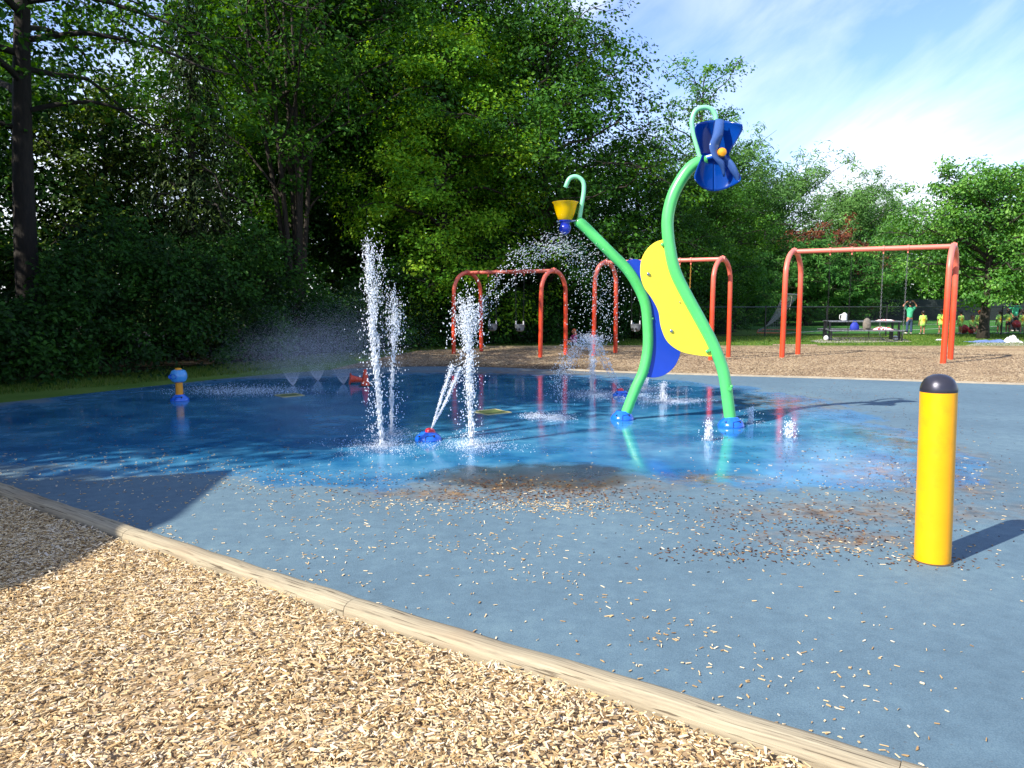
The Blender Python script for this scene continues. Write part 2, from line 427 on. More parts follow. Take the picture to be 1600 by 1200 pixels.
KINDN = {'stems': 'maple_tree', 'dense': 'maple_tree', 'trunk': 'maple_tree', 'maple_a': 'maple_tree', 'maple_b': 'maple_tree', 'maple_c': 'maple_tree', 'lime': 'leafy_tree', 'sparse': 'tall_tree', 'right': 'shade_tree', 'willow': 'willow_tree', 'spruce': 'spruce_tree', 'pale': 'olive_green_tree', 'sumac': 'leafy_shrub', 'brown': 'dry_shrub', 'shrub': 'shrub'}
def tree(kind, x, y, sc, rz, label, cat='tree', group=None, sz=None, z=0):
    tm, cm = PROTO[kind]
    e = empty(KINDN[kind], (x, y, z), rz)
    e.scale = (sc, sc, sz or sc)
    tag(e, label, cat, group)
    link('trunk', tm, e); link('crown', cm, e)
    return e
G1 = 'tall trees of the dark wood'
W = [
 ('trunk', -10.9, 17.0, 1.0, 3.6, 'big dark tree at the left edge with a thick bare leaning trunk'),
 ('maple_c', -21.0, 24.0, 1.1, 1.3, 'tall dark tree rising behind the thick-trunked tree at the left edge'),
 ('spruce', -9.4, 22.4, 1.0, .5, 'drooping dark spruce with hanging needles left of the multi-stemmed tree'),
 ('pale', -11.9, 22.6, .92, 2.0, 'sunlit olive green tree seen through the gap right of the thick left trunk'),
 ('maple_b', -9.8, 29.5, 1.2, 4.0, 'tall multi-stemmed dark tree with sky showing between its stems'),
 ('maple_a', -5.5, 30.5, 1.15, 2.2, 'tall dark tree behind the left flank of the bright green tree'),
 ('lime', -2.5, 27.8, 1.0, .7, 'bright yellow-green tree lit by the sun at the centre of the wood'),
 ('maple_c', 1.2, 29.6, 1.05, 1.1, 'dark dense tree directly behind the yellow cup of the water toy'),
 ('maple_a', -.8, 34.0, 1.12, 3.3, 'tallest dark tree whose crown forms the right shoulder of the wood'),
 ('maple_c', 5.4, 33.0, .72, 5.0, 'lower dark tree between the two tall green posts'),
 ('sparse', 11.3, 46.0, 1.07, .4, 'tall thin airy tree rising behind the blue flower'),
 ('maple_c', 10.2, 39.5, .72, 2.6, 'rounded mid green tree below the blue flower'),
 ('maple_c', 8.2, 37.5, .64, 4.6, 'dark round tree behind the right end of the middle swing'),
 ('stems', -7.2, 25.4, 1.0, 2.2, 'dark tree with a cluster of bare upright stems right of the drooping spruce'),
 ('maple_c', -7.0, 33.5, 1.3, 3.0, 'dense dark tree filling the gap behind the multi-stemmed tree'),
 ('maple_a', -23.5, 29.0, 1.1, 5.2, 'dark tree at the far left behind the wood edge'),
 ('maple_b', -4.6, 36.5, 1.2, .2, 'tall dark tree far back in the middle of the wood'),
 ('maple_a', -11.0, 38.0, 1.1, 1.7, 'dark tree far back at the left of the wood'),
]
for w in W: tree(*w, group=G1)
WL = [
 ('willow', 17.5, 62, 1.08, .0, 'grey-green willow at the left end of the willow row'),
 ('willow', 23.2, 66, 1.0, 1.2, 'second grey-green willow from the left of the row'),
 ('willow', 28.0, 63, .84, 2.9, 'tallest windblown willow in the middle of the row'),
 ('willow', 32.0, 68, .84, 4.2, 'windblown willow at the right end of the row beside the sky gap'),
]
for w in WL: tree(*w, group='willows beyond the sports field')
tree('maple_c', 15.6, 52, .78, 1.9, 'mid green round tree left of the willows', group='trees beyond the sports field')
tree('maple_c', 41.0, 70, .84, 3.1, 'dark tree right of the sky gap beyond the field', group='trees beyond the sports field')
tree('maple_a', 46.0, 72, .66, .6, 'dark pointed tree behind the shade tree at the right', group='trees beyond the sports field')
tree('pale', 50.5, 70, 1.2, 2.4, 'pale green tree at the right edge beyond the field', group='trees beyond the sports field')
tree('right', 20.6, 32.8, 1.0, 1.0, 'shade tree with a single trunk standing in front of the chain link fence')
tree('right', 27.5, 41.0, 1.12, 3.6, 'leafy tree at the right edge behind the children')
tree('brown', 22.0, 55.5, 1.25, .5, 'dead reddish brown shrub above the beam of the right swing', 'shrub', 'dead brown shrubs')
tree('brown', 25.5, 56.5, 1.05, 2.5, 'smaller dead brown shrub right of the reddish one', 'shrub', 'dead brown shrubs')
for i, (x, y, s, r, l) in enumerate([
 (17.0, 50.0, 1.1, .0, 'bright shrub right of the goal net'), (20.0, 51.0, 1.3, 1.0, 'bright feathery shrub behind the picnic table'),
 (23.6, 53.0, 1.25, 2.1, 'feathery shrub left of the dark board fence'), (28.5, 71.0, 1.6, 3.3, 'feathery shrub rising above the board fence by the woman in jeans'),
 (34.0, 71.0, 1.5, 4.0, 'feathery shrub rising above the board fence behind the swing post'), (13.2, 44.5, 1.0, 5.0, 'yellowish shrub left of the goal')]):
    tree('sumac', x, y, s, r, l, 'shrub', 'bright shrubs round the sports field')
# trees to the left of the camera that throw the shade on the pad
for i, (k, x, y, s, r, l) in enumerate([
 ('dense', -13.8, .2, .6, 1.0, 'tree left of the photo beside the park shelter'),
 ('dense', -13.2, 6.1, .92, 2.0, 'second tree left of the photo that shades the near left pad'),
 ('dense', -10.9, 7.4, .92, 3.0, 'third tree left of the photo that shades the tallest jets'),
 ('dense', -13.2, 10.6, 1.0, 4.0, 'fourth tree left of the photo standing where the wood begins'),
 ('dense', -17.5, 6.0, 1.2, 5.0, 'rear tree left of the photo behind the shading row')]):
    tree(k, x, y, s, r, l, group='trees left of the splash pad')

# open shelter left of the camera: its flat roof throws the straight-edged shade on the chips and the pad
SH_Z = 4.6; sx0, sy0 = -1.014 * SH_Z, -.705 * SH_Z
def shelter():
    e = empty('park_shelter', (sx0 - 5.0, sy0 + 4.6, 0)); tag(e, 'timber park shelter with a flat roof left of the photo', 'shelter')
    roof = paint('brown_roof_metal', '4a3c30', .7, .15, 3)
    # shadow corners on the ground wanted at these places
    sh = [(-2.85, 3.9), (-2.62, 5.3), (-2.78, 6.9), (-4.2, 6.35), (-8.6, 8.2), (-8.6, 4.2)]
    P = [(x + sx0 - e.location[0], y + sy0 - e.location[1], SH_Z) for x, y in sh]
    MB().prism(P[::-1], (0, 0, .16)).build('roof', roof, e, smooth=False)
    for k in (1, 2, 4, 5):
        p = P[k]; c = np.mean(P, axis=0); q = np.array(p) * .88 + c * .12
        MB().tube([(q[0], q[1], 0), (q[0], q[1], SH_Z)], .09, 10).build('post', paint('shelter_post_timber', '6a5238', .8, .15, 4), e)
    a = np.array(P[5]); b_ = np.array(P[1]); MB().beam(a * .9 + b_ * .1 - np.array([0, 0, .1]), b_ * .9 + a * .1 - np.array([0, 0, .1]), .1, .18).build('beam', roof, e)
shelter()
# undergrowth along the wood edge (uncountable mass)
def edge_line():
    return spline([(-16, 8.5, 0), (-12.4, 11.4, 0), (-10.3, 13.6, 0), (-8.2, 16.3, 0), (-6.7, 19.2, 0), (-5.0, 23.2, 0), (-3.0, 25.7, 0), (0, 27.6, 0), (3.2, 29.4, 0), (6.0, 32.5, 0), (9.5, 35.5, 0), (12.5, 41.5, 0)], 120)
EL = edge_line()
def undergrowth(name, depth0, depth1, n, hmax, cr, per, ls, label):
    T = np.gradient(EL, axis=0); T /= np.linalg.norm(T, axis=1)[:, None]
    Nn = np.stack([-T[:, 1], T[:, 0], T[:, 2]], 1)      # away from the pad
    i = rng.integers(0, len(EL), n); i = i
    fr = rng.random(n)
    P = EL[i] + T[i] * (rng.random(n)[:, None] - .5) * .6
    hh = hmax * (.75 + .35 * np.sin(i * .31) * np.sin(i * .13 + 1)) * np.clip(.62 + i / 100, .6, 1)
    z = rng.random(n) ** .85 * hh
    dep = depth0 + (depth1 - depth0) * fr + z * .28 + .35 * np.sin(i * .9 + z * 2)
    P = P + Nn[i] * dep[:, None]; P[:, 2] = z + .1
    V, Fc, a = cluster_leaves(P, cr * (.6 + .8 * rng.random(n)), per, ls, .7, -Nn[i])
    o = link(name, npmesh(name, V, Fc, LM['bush'], attr=a)); tag(o, label, 'undergrowth', kind='stuff'); return o
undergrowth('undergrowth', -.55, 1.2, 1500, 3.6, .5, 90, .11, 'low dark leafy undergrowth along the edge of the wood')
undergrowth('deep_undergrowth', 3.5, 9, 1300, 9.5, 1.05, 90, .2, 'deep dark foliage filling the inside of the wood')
# far hedge behind the sports field
n = 900
P = np.stack([rng.uniform(13, 75, n), rng.uniform(73, 79, n), rng.random(n) * 5.5], 1); P[:, 1] -= 22 * (P[:, 0] < 24) * (24 - P[:, 0]) / 11
V, Fc, a = cluster_leaves(P, 1.2 * (.6 + .8 * rng.random(n)), 70, .34, .7)
tag(link('far_hedge', npmesh('far_hedge', V, Fc, LM['right'], attr=a)), 'mass of green bushes closing the far side of the sports field', 'hedge', kind='stuff')
n = 600
P = np.stack([rng.uniform(-60, 80, n), rng.uniform(86, 100, n), rng.random(n) * 9], 1)
V, Fc, a = cluster_leaves(P, 2.2 * (.6 + .8 * rng.random(n)), 60, .7, .7)
tag(link('distant_wood', npmesh('distant_wood', V, Fc, LM['maple'], attr=a)), 'distant dark wood behind everything', 'wood', kind='stuff')

# ------------------------------------------------------------------ ground sheets
def sheet(name, pts, z, mat, label=None):
    pts = np.array([(p[0], p[1], z) for p in pts])
    me = bpy.data.meshes.new(name); me.from_pydata([tuple(p) for p in pts], [], [list(range(len(pts)))]); me.update()
    if me.polygons[0].normal.z < 0: me.flip_normals()
    me.materials.append(mat); o = link(name, me); tag(o, label, kind='structure'); return o
def grassmat(name, cs, sc=1):
    m, nt, b = nodes(name); v = coords(nt)
    n1 = noise(nt, v, 40 * sc, 5, .7); n2 = noise(nt, v, .8, 4, .6)
    f = mth(nt, 'ADD', mth(nt, 'MULTIPLY', n1, .55), mth(nt, 'MULTIPLY', n2, .5))
    nt.links.new(ramp(nt, f, [(.35, lin(cs[0])), (.52, lin(cs[1])), (.68, lin(cs[2]))]), b.inputs['Base Color'])
    b.inputs['Roughness'].default_value = .9; b.inputs['Specular IOR Level'].default_value = .15
    bump(nt, b, n1, .8, .03); return m
GR = grassmat('lawn_grass', ['3c5a22', '5a7c30', '7d8a4a'])
FG = grassmat('sports_field_grass', ['2c5a24', '3c6e2c', '4c7c38'], .5)
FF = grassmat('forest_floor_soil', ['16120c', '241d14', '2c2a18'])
sheet('ground', [(-400, -60), (400, -60), (400, 700), (-400, 700)], 0, GR, 'mown green lawn reaching to the horizon')
fl = [(p[0], p[1]) for p in EL] + [(12, 60), (-60, 60), (-60, -20), (-16, -20)]
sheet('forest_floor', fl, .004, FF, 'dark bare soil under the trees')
def chipmat(name, dark=0):
    m, nt, b = nodes(name); v = coords(nt, 'Object')
    mp = N(nt, 'ShaderNodeTexVoronoi'); mp.inputs['Scale'].default_value = 30; mp.inputs['Randomness'].default_value = 1
    wv = mixc(nt, .04, v, noise(nt, v, 3, 3, out=1)); nt.links.new(wv, mp.inputs['Vector'])
    s = N(nt, 'ShaderNodeSeparateColor'); nt.links.new(mp.outputs['Color'], s.inputs[0])
    n2 = noise(nt, v, .45, 5, .6)
    c = ramp(nt, s.outputs[0], [(0, lin('6e5a44')), (.35, lin('94805f')), (.7, lin('b09a7a')), (1, lin('c6b494'))])
    c = mixc(nt, ramp(nt, n2, [(.4, (0, 0, 0)), (.65, (.65, .65, .65))]), c, lin('7a6048'))
    # soaked dark margin next to the pad
    sx = N(nt, 'ShaderNodeSeparateXYZ'); nt.links.new(v, sx.inputs[0])
    n3 = noise(nt, v, .8, 5, .6)
    dd = mth(nt, 'ADD', mth(nt, 'ADD', mth(nt, 'POWER', mth(nt, 'DIVIDE', mth(nt, 'ADD', sx.outputs[0], .3), 4.2), 2), mth(nt, 'POWER', mth(nt, 'DIVIDE', mth(nt, 'SUBTRACT', sx.outputs[1], 17), 3.2), 2)), mth(nt, 'MULTIPLY_ADD', n3, 1.2, -.6))
    wet = ramp(nt, dd, [(.55, (1, 1, 1)), (1.05, (0, 0, 0))])
    c = mixc(nt, mth(nt, 'MULTIPLY', wet, .75), c, lin('2c2018'))
    nt.links.new(c, b.inputs['Base Color'])
    b.inputs['Roughness'].default_value = .85; b.inputs['Specular IOR Level'].default_value = .2
    bump(nt, b, s.outputs[1], .7, .02); return m
CM = chipmat('wood_chip_bed')
TL = [(.94 * x, .94 * y) for x, y in [(-13, 12.4), (-9, 9.6), (-4.55, 6.5), (-.83, 3.88), (1.37, 2.42), (5, .05), (8, -2)]]
far_edge = spline([(20, 11.2, 0), (12.5, 13.55, 0), (9.8, 14.35, 0), (6.65, 15.5, 0), (2.85, 16.7, 0), (.6, 17.8, 0), (-1.6, 18.5, 0), (-3.7, 18.0, 0), (-5.6, 16.1, 0), (-6.9, 14.0, 0), (-8.1, 11.75, 0), (-9.7, 9.6, 0)], 90)
PADP = [(p[0], p[1]) for p in far_edge] + TL[1:7] + [(20, -2)]
FARM = [(20, 9), (30, 20), (24, 26.3), (12, 26.4), (3, 26.6), (-1, 26.2), (-3.0, 24.6), (-3.7, 22), (-4.0, 19.6), (-4.3, 17.6), (-2, 15)]
sheet('mulch_bed', FARM, .008, CM, 'tan wood chip bed under the swings')
NEARM = TL + [(8, -8), (-13, -8)]
sheet('wood_chip_ground', NEARM, .02, CM, 'bed of pale wood chips in front of the timber edging')
def padmat():
    m, nt, b = nodes('blue_rubber_pad'); v = coords(nt)
    sx = N(nt, 'ShaderNodeSeparateXYZ'); nt.links.new(v, sx.inputs[0]); X, Y = sx.outputs[0], sx.outputs[1]
    nl = noise(nt, v, .55, 5, .55); nm = noise(nt, v, 2.2, 6, .6); nf = noise(nt, v, 160, 2, .6); ng = noise(nt, v, 9, 6, .7)
    # wet region
    def ell(cx, cy, rx, ry):
        a = mth(nt, 'POWER', mth(nt, 'ABSOLUTE', mth(nt, 'DIVIDE', mth(nt, 'SUBTRACT', X, cx), rx)), 2)
        c = mth(nt, 'POWER', mth(nt, 'ABSOLUTE', mth(nt, 'DIVIDE', mth(nt, 'SUBTRACT', Y, cy), ry)), 2)
        return mth(nt, 'ADD', a, c)
    d0 = mth(nt, 'MINIMUM', ell(-1.4, 11.6, 6.6, 5.3), ell(2.7, 8.7, 2.3, 2.6))
    d = mth(nt, 'ADD', d0, mth(nt, 'ADD', mth(nt, 'MULTIPLY_ADD', nl, .8, -.4), mth(nt, 'MULTIPLY_ADD', nm, .5, -.25)))
    wet = ramp(nt, d, [(.62, (1, 1, 1)), (.86, (.6, .6, .6)), (1.08, (0, 0, 0))])
    damp = ramp(nt, d, [(.95, (1, 1, 1)), (1.7, (0, 0, 0))])
    dry = ramp(nt, mth(nt, 'ADD', mth(nt, 'MULTIPLY', nl, .5), mth(nt, 'MULTIPLY', ng, .5)), [(.36, lin('425866')), (.5, lin('506876')), (.66, lin('637c86'))])
    dry = mixc(nt, .35, dry, ramp(nt, nf, [(.3, lin('3c5464')), (.7, lin('728a96'))]))
    dampc = mixc(nt, .5, lin('3a6a92'), ramp(nt, nm, [(.35, lin('3a6080')), (.65, lin('4c80a4'))]))
    wetc = ramp(nt, mth(nt, 'ADD', mth(nt, 'MULTIPLY', nl, .5), mth(nt, 'MULTIPLY', nm, .5)), [(.36, lin('1e5a8a')), (.5, lin('32769f')), (.64, lin('5294b4'))])
    c = mixc(nt, mth(nt, 'MULTIPLY', damp, .75), dry, dampc); c = mixc(nt, wet, c, wetc)
    # dirt stains left by drying water
    st = None
    for cx, cy, rx, ry in [(.25, 6.35, 1.3, .6), (.3, 6.4, .9, .5), (2.7, 5.55, 1.3, .4), (1.8, 6.6, .7, .35), (3.6, 6.7, .9, .9), (4.5, 8.4, .6, 1.6), (4.2, 11.8, 1.2, 1.4), (.6, 17, 3.4, 1.0), (-.6, 6.1, .8, .3), (2.2, 4.9, .7, .25), (4.3, 5.4, .8, .5)]:
        e = ell(cx, cy, rx, ry); e = mth(nt, 'SUBTRACT', 1, e, clamp=True); st = e if st is None else mth(nt, 'MAXIMUM', st, e)
    st = mth(nt, 'MULTIPLY', st, ramp(nt, noise(nt, v, 5, 7, .72, dist=.4), [(.38, (0, 0, 0)), (.66, (1, 1, 1))]))
    st = mth(nt, 'MULTIPLY', st, 1.1, clamp=True)
    stc = ramp(nt, ng, [(.35, lin('3a2c22')), (.55, lin('74604a')), (.75, lin('8a7a62'))])
    c = mixc(nt, st, c, stc)
    sw = mth(nt, 'SUBTRACT', 1, mth(nt, 'ADD', ell(.25, 6.75, 1.15, .62), mth(nt, 'MULTIPLY_ADD', nm, 1.4, -.7)), clamp=True)
    sw = ramp(nt, sw, [(.05, (0, 0, 0)), (.5, (1, 1, 1))])
    c = mixc(nt, mth(nt, 'MULTIPLY', sw, .75), c, lin('2e2a20'))
    # sparse brown specks
    sp = ramp(nt, noise(nt, v, 38, 3, .6), [(.70, (0, 0, 0)), (.74, (1, 1, 1))]); c = mixc(nt, mth(nt, 'MULTIPLY', sp, .6), c, lin('4a4038'))
    nt.links.new(c, b.inputs['Base Color'])
    pr = ramp(nt, noise(nt, v, 1.3, 4, .6), [(.35, (.0, .0, .0)), (.7, (1, 1, 1))])
    rw = mth(nt, 'MULTIPLY_ADD', pr, .14, .035)
    rdry = mth(nt, 'SUBTRACT', .85, mth(nt, 'MULTIPLY', damp, .35))
    r = N(nt, 'ShaderNodeMix'); nt.links.new(wet, r.inputs[0]); nt.links.new(rdry, r.inputs[2]); nt.links.new(rw, r.inputs[3])
    nt.links.new(r.outputs[0], b.inputs['Roughness'])
    b.inputs['IOR'].default_value = 1.38
    h = mth(nt, 'MULTIPLY', nf, mth(nt, 'SUBTRACT', 1, mth(nt, 'MULTIPLY', wet, .93)))
    rip = noise(nt, coords(nt, 'Object', (5, 9, 5)), 1, 3, .6)
    h = mth(nt, 'ADD', h, mth(nt, 'MULTIPLY', mth(nt, 'MULTIPLY', rip, wet), .35))
    bump(nt, b, h, .35, .006); return m
sheet('splash_pad', PADP, .014, padmat(), 'blue rubber splash pad surface wet in the middle')
sheet('sports_field', [(14.5, 37.3), (80, 37.3), (80, 72), (12.5, 72)], .006, FG, 'green sports field beyond the chain link fence')
def line(u0, v0, u1, v1, w=.12):
    a, b_ = gp(u0, v0), gp(u1, v1); d = (b_ - a); d /= np.linalg.norm(d); nn = np.array([-d[1], d[0], 0]) * w / 2
    return [a + nn, b_ + nn, b_ - nn, a - nn]
wl = MB()
for q in [(1228, 521, 1345, 513), (1400, 516.5, 1560, 510), (1420, 508.5, 1500, 505), (1530, 503.5, 1640, 500.5)]:
    P = np.array(line(*q, w=.16)); P[:, 2] = .011; wl.add(P, [(0, 1, 2, 3)])
tag(wl.build('field_marking', M['white'], smooth=False), 'white painted lines on the sports field', kind='structure')
# edging kerb of the pad on the far side
mb = MB(); fe = [p for p in far_edge if p[0] > 1.2]
for a, b_ in zip(fe[:-1], fe[1:]): mb.beam((a[0], a[1] + .03, .02), (b_[0], b_[1] + .03, .02), .07, .05)
tag(mb.build('concrete_kerb', paint('pale_kerb', 'a89c88', .85, .12, 5, dirt=.3)), 'thin pale kerb between the pad and the far wood chips', kind='structure')
mb = MB()
for a, b_ in [((24, 26.3), (12, 26.4)), ((12, 26.4), (3, 26.6)), ((3, 26.6), (-1, 26.2))]: mb.beam((*a, .03), (*b_, .03), .1, .08)
tag(mb.build('back_kerb', paint('weathered_timber', '8d7f63', .9, .2, 5)), 'low timber border between the swings bed and the lawn', kind='structure')
# slabs
sheet('table_slab', [gp(1265, 533), gp(1280, 536), gp(1425, 534.5), gp(1410, 529), gp(1300, 528)], .012, M['concrete'], 'thin concrete slab under the picnic table')
sheet('path_slab', [gp(1500, 542.5), gp(1640, 543), gp(1640, 534), gp(1530, 535)], .012, M['concrete'], 'pale concrete slab beside the lawn at the right')
mb = MB(); a, b_ = gp(1207, 539.5), gp(1276, 540); mb.beam((a[0], a[1], .02), (b_[0], b_[1], .02), .12, .03)
tag(mb.build('lawn_strip', paint('pinkish_strip', 'b08c84', .8, .1, 5)), 'pinkish flat strip set in the lawn', kind='structure')

# ------------------------------------------------------------------ timbers
def woodmat():
    m, nt, b = nodes('weathered_timber_edging'); v = coords(nt, 'Object', (1.2, 22, 22)); v2 = coords(nt)
    n1 = noise(nt, v, 1.6, 7, .7, dist=.6); n2 = noise(nt, v2, 2.3, 5, .6)
    w = N(nt, 'ShaderNodeTexWave'); w.wave_type = 'BANDS'; w.bands_direction = 'Y'; w.inputs['Scale'].default_value = 22; w.inputs['Distortion'].default_value = 5; w.inputs['Detail'].default_value = 3; w.inputs['Detail Scale'].default_value = .6
    mm = N(nt, 'ShaderNodeMapping'); mm.inputs['Scale'].default_value = (.12, 1, 1); nt.links.new(v2, mm.inputs[0]); nt.links.new(mm.outputs[0], w.inputs[0])
    f = mth(nt, 'ADD', mth(nt, 'MULTIPLY', n1, .85), mth(nt, 'MULTIPLY', w.outputs['Fac'], .09))
    c = ramp(nt, f, [(.28, lin('625a4a')), (.42, lin('8a806c')), (.58, lin('a0967e')), (.75, lin('aea58e'))])
    c = mixc(nt, ramp(nt, n2, [(.5, (0, 0, 0)), (.8, (.5, .5, .5))]), c, lin('94826a'))
    cr = ramp(nt, noise(nt, coords(nt, 'Object', (1.0, 40, 30)), 2.2, 3, .5), [(.33, (1, 1, 1)), (.37, (0, 0, 0))])
    c = mixc(nt, mth(nt, 'MULTIPLY', cr, .75), c, lin('3c3024'))
    nt.links.new(c, b.inputs['Base Color']); b.inputs['Roughness'].default_value = .85; b.inputs['Specular IOR Level'].default_value = .2
    bump(nt, b, mth(nt, 'SUBTRACT', f, cr), .5, .006); return m
WM = woodmat()
tnodes = [(.94 * x, .94 * y) for x, y in [(-13, 12.4), (-9.05, 9.62), (-6.8, 8.08), (-4.6, 6.53), (-2.7, 5.17), (-.86, 3.9), (1.35, 2.44), (3.4, 1.1), (5.6, -.35)]]
tl = ['weathered timber at the far left end of the edging', 'timber in tree shade at the left edge of the photo, second from the far end', 'timber in tree shade just inside the left edge of the photo', 'timber crossing the shadow edge with a sunlit left part', 'sunlit timber just right of the shadow edge', 'sunlit timber at the middle of the edging', 'sunlit timber running out of the bottom of the photo', 'timber beyond the bottom right of the photo', 'last timber beyond the bottom right of the photo']
for i, (a, b_) in enumerate(zip(tnodes[:-1], tnodes[1:])):
    a = np.array(a); b_ = np.array(b_); L = np.linalg.norm(b_ - a) - .003; ang = math.atan2(*(b_ - a)[::-1])
    prof = [(-.066, -.05), (-.068, .05), (-.060, .078), (-.04, .093), (-.012, .098), (.018, .098), (.044, .09), (.062, .074), (.068, .045), (.066, -.05)]
    ns = 40; V = []; ph = rng.random(4) * 6
    for k in range(ns + 1):
        s = k / ns
        wob = .006 * math.sin(s * 5 + ph[0]) + .003 * math.sin(s * 17 + ph[1]); top = math.sin(s * PI) * .005 * math.sin(s * 7 + ph[2]) + .002 * math.sin(s * 31 + ph[3])
        for (y, z) in prof: V.append((s * L, y * (1 + .05 * math.sin(s * PI * 3)) + wob * math.sin(s * PI), z + (top if z > 0 else 0)))
    m = len(prof); Fs = [(k * m + j, k * m + j + 1, (k + 1) * m + j + 1, (k + 1) * m + j) for k in range(ns) for j in range(m - 1)]
    Fs += [tuple(range(m)), tuple(ns * m + j for j in range(m))[::-1]]
    o = MB().add(V, Fs).build('landscape_timber', WM, auto=50)
    bpy_me = o.data; bm_ = __import__('bmesh').new(); bm_.from_mesh(bpy_me); __import__('bmesh').ops.recalc_face_normals(bm_, faces=bm_.faces); bm_.to_mesh(bpy_me); bm_.free()
    o.location = (a[0], a[1], 0); o.rotation_euler = (0, 0, ang); tag(o, tl[i], 'timber', 'timbers of the edging')

# ------------------------------------------------------------------ wood chips
def chip_attr_mat(name, stops):
    m, nt, b = nodes(name); a = N(nt, 'ShaderNodeAttribute'); a.attribute_name = 'rnd'
    v = coords(nt); n1 = noise(nt, v, 1.1, 4, .6); n2 = noise(nt, v, 220, 2, .5)
    f = mth(nt, 'ADD', a.outputs['Fac'], mth(nt, 'ADD', mth(nt, 'MULTIPLY_ADD', n1, .5, -.25), mth(nt, 'MULTIPLY_ADD', n2, .2, -.1)))
    nt.links.new(ramp(nt, f, stops), b.inputs['Base Color']); b.inputs['Roughness'].default_value = .8; b.inputs['Specular IOR Level'].default_value = .2
    t = N(nt, 'ShaderNodeBsdfTranslucent'); t.inputs[0].default_value = lin('c9a56a'); 
    return m
CHM = chip_attr_mat('wood_chip', [(0, lin('503e2a')), (.1, lin('8a6e4c')), (.28, lin('b09264')), (.5, lin('c6ab7e')), (.72, lin('d4c09a')), (.9, lin('e0d0b2')), (1, lin('b8ac9c'))])
DBM = chip_attr_mat('leaf_debris', [(0, lin('1c120c')), (.4, lin('43281a')), (.7, lin('6e4224')), (1, lin('96743e'))])
def chips(P, L, Wd, T, tilt):
    n = len(P); az = rng.random(n) * 2 * PI
    pit = rng.normal(size=n) * tilt; rol = rng.normal(size=n) * tilt
    d = np.stack([np.cos(az) * np.cos(pit), np.sin(az) * np.cos(pit), np.sin(pit)], 1)
    up = np.stack([np.sin(rol) * np.sin(az), -np.sin(rol) * np.cos(az), np.cos(rol)], 1)
    w = np.cross(up, d); w /= np.linalg.norm(w, axis=1)[:, None]; up = np.cross(d, w)
    V = np.empty((n, 8, 3)); k = 0
    tap = .25 + .85 * rng.random((n, 4)); sk = rng.normal(size=n) * .6
    for zz in (0, 1):
        for j, (sx_, sy_) in enumerate([(-1, -1), (1, -1), (1, 1), (-1, 1)]):
            V[:, k] = P + d * (L * .5 * sx_ + sk * Wd * sy_ * .5)[:, None] + w * (Wd * .5 * sy_ * tap[:, j])[:, None] + up * (T * (zz - .5))[:, None]; k += 1
    q = np.array([(4, 5, 6, 7), (0, 1, 5, 4), (1, 2, 6, 5), (2, 3, 7, 6), (3, 0, 4, 7)])
    Fc = (np.arange(n)[:, None, None] * 8 + q[None]).reshape(-1, 4)
    return V.reshape(-1, 3), Fc
def tline_y(x): return np.interp(x, [p[0] for p in tnodes], [p[1] for p in tnodes])
# near bed, several layers
n = 360000
X = rng.uniform(-6.8, 3.2, n); Y = rng.uniform(1.3, 8.2, n)
ly = tline_y(X) - .115
keep = (Y < ly) & (np.abs(X) < Y * .72 + .9) & (rng.random(n) < np.clip(1.6 - Y * .13, .45, 1))
X, Y = X[keep], Y[keep]; n = len(X); ly = ly[keep]
hmap = .012 * np.sin(X * 2.1 + 1) * np.sin(Y * 2.7) + .008 * np.sin(X * 5.3) * np.cos(Y * 4.1)
Z = .028 + hmap + rng.random(n) ** 1.3 * .024 + .012 * np.exp(-(ly - Y) * 7)
big = rng.random(n)
L = .008 + .019 * rng.random(n) + .022 * (big > .94); Wd = .0035 + .0065 * rng.random(n) + .008 * (big > .95)
V, Fc = chips(np.stack([X, Y, Z], 1), L, Wd, .0018 + .0025 * rng.random(n), .22)
a = np.clip(np.repeat(.12 + .85 * rng.random(n) ** .8 - .12 * (Z < .034), 5), 0, 1)
tag(link('wood_chips', npmesh('wood_chips', V, Fc, CHM, attr=a)), 'pale loose wood chips covering the ground in the foreground', 'wood chips', kind='stuff')
print('near chips', n)
# far bed
n = 150000
X = rng.uniform(-6, 15.5, n); Y = rng.uniform(13.4, 26.5, n)
from mathutils.geometry import intersect_point_line
def inpoly(X, Y, poly):
    c = np.zeros(len(X), bool); m = len(poly)
    for i in range(m):
        x0, y0 = poly[i][0], poly[i][1]; x1, y1 = poly[(i + 1) % m][0], poly[(i + 1) % m][1]
        if y0 == y1: continue
        c ^= ((y0 > Y) != (y1 > Y)) & (X < (x1 - x0) * (Y - y0) / (y1 - y0) + x0)
    return c
k = inpoly(X, Y, FARM) & ~inpoly(X, Y, PADP) & (((X + .3) / 4.2) ** 2 + ((Y - 17) / 3.0) ** 2 > rng.random(n) * 1.1)
X, Y = X[k], Y[k]; n = len(X)
V, Fc = chips(np.stack([X, Y, .012 + rng.random(n) * .015], 1), .018 + .03 * rng.random(n), .008 + .012 * rng.random(n), np.full(n, .004), .2)
tag(link('far_wood_chips', npmesh('far_wood_chips', V, Fc, chip_attr_mat('grey_tan_chip', [(0, lin('54463a')), (.3, lin('8c7a64')), (.55, lin('ab9a80')), (.8, lin('c4b59c')), (1, lin('d0c4b0'))]), attr=np.repeat(rng.random(n) * .7, 5))), 'loose tan wood chips under the swings', 'wood chips', kind='stuff')
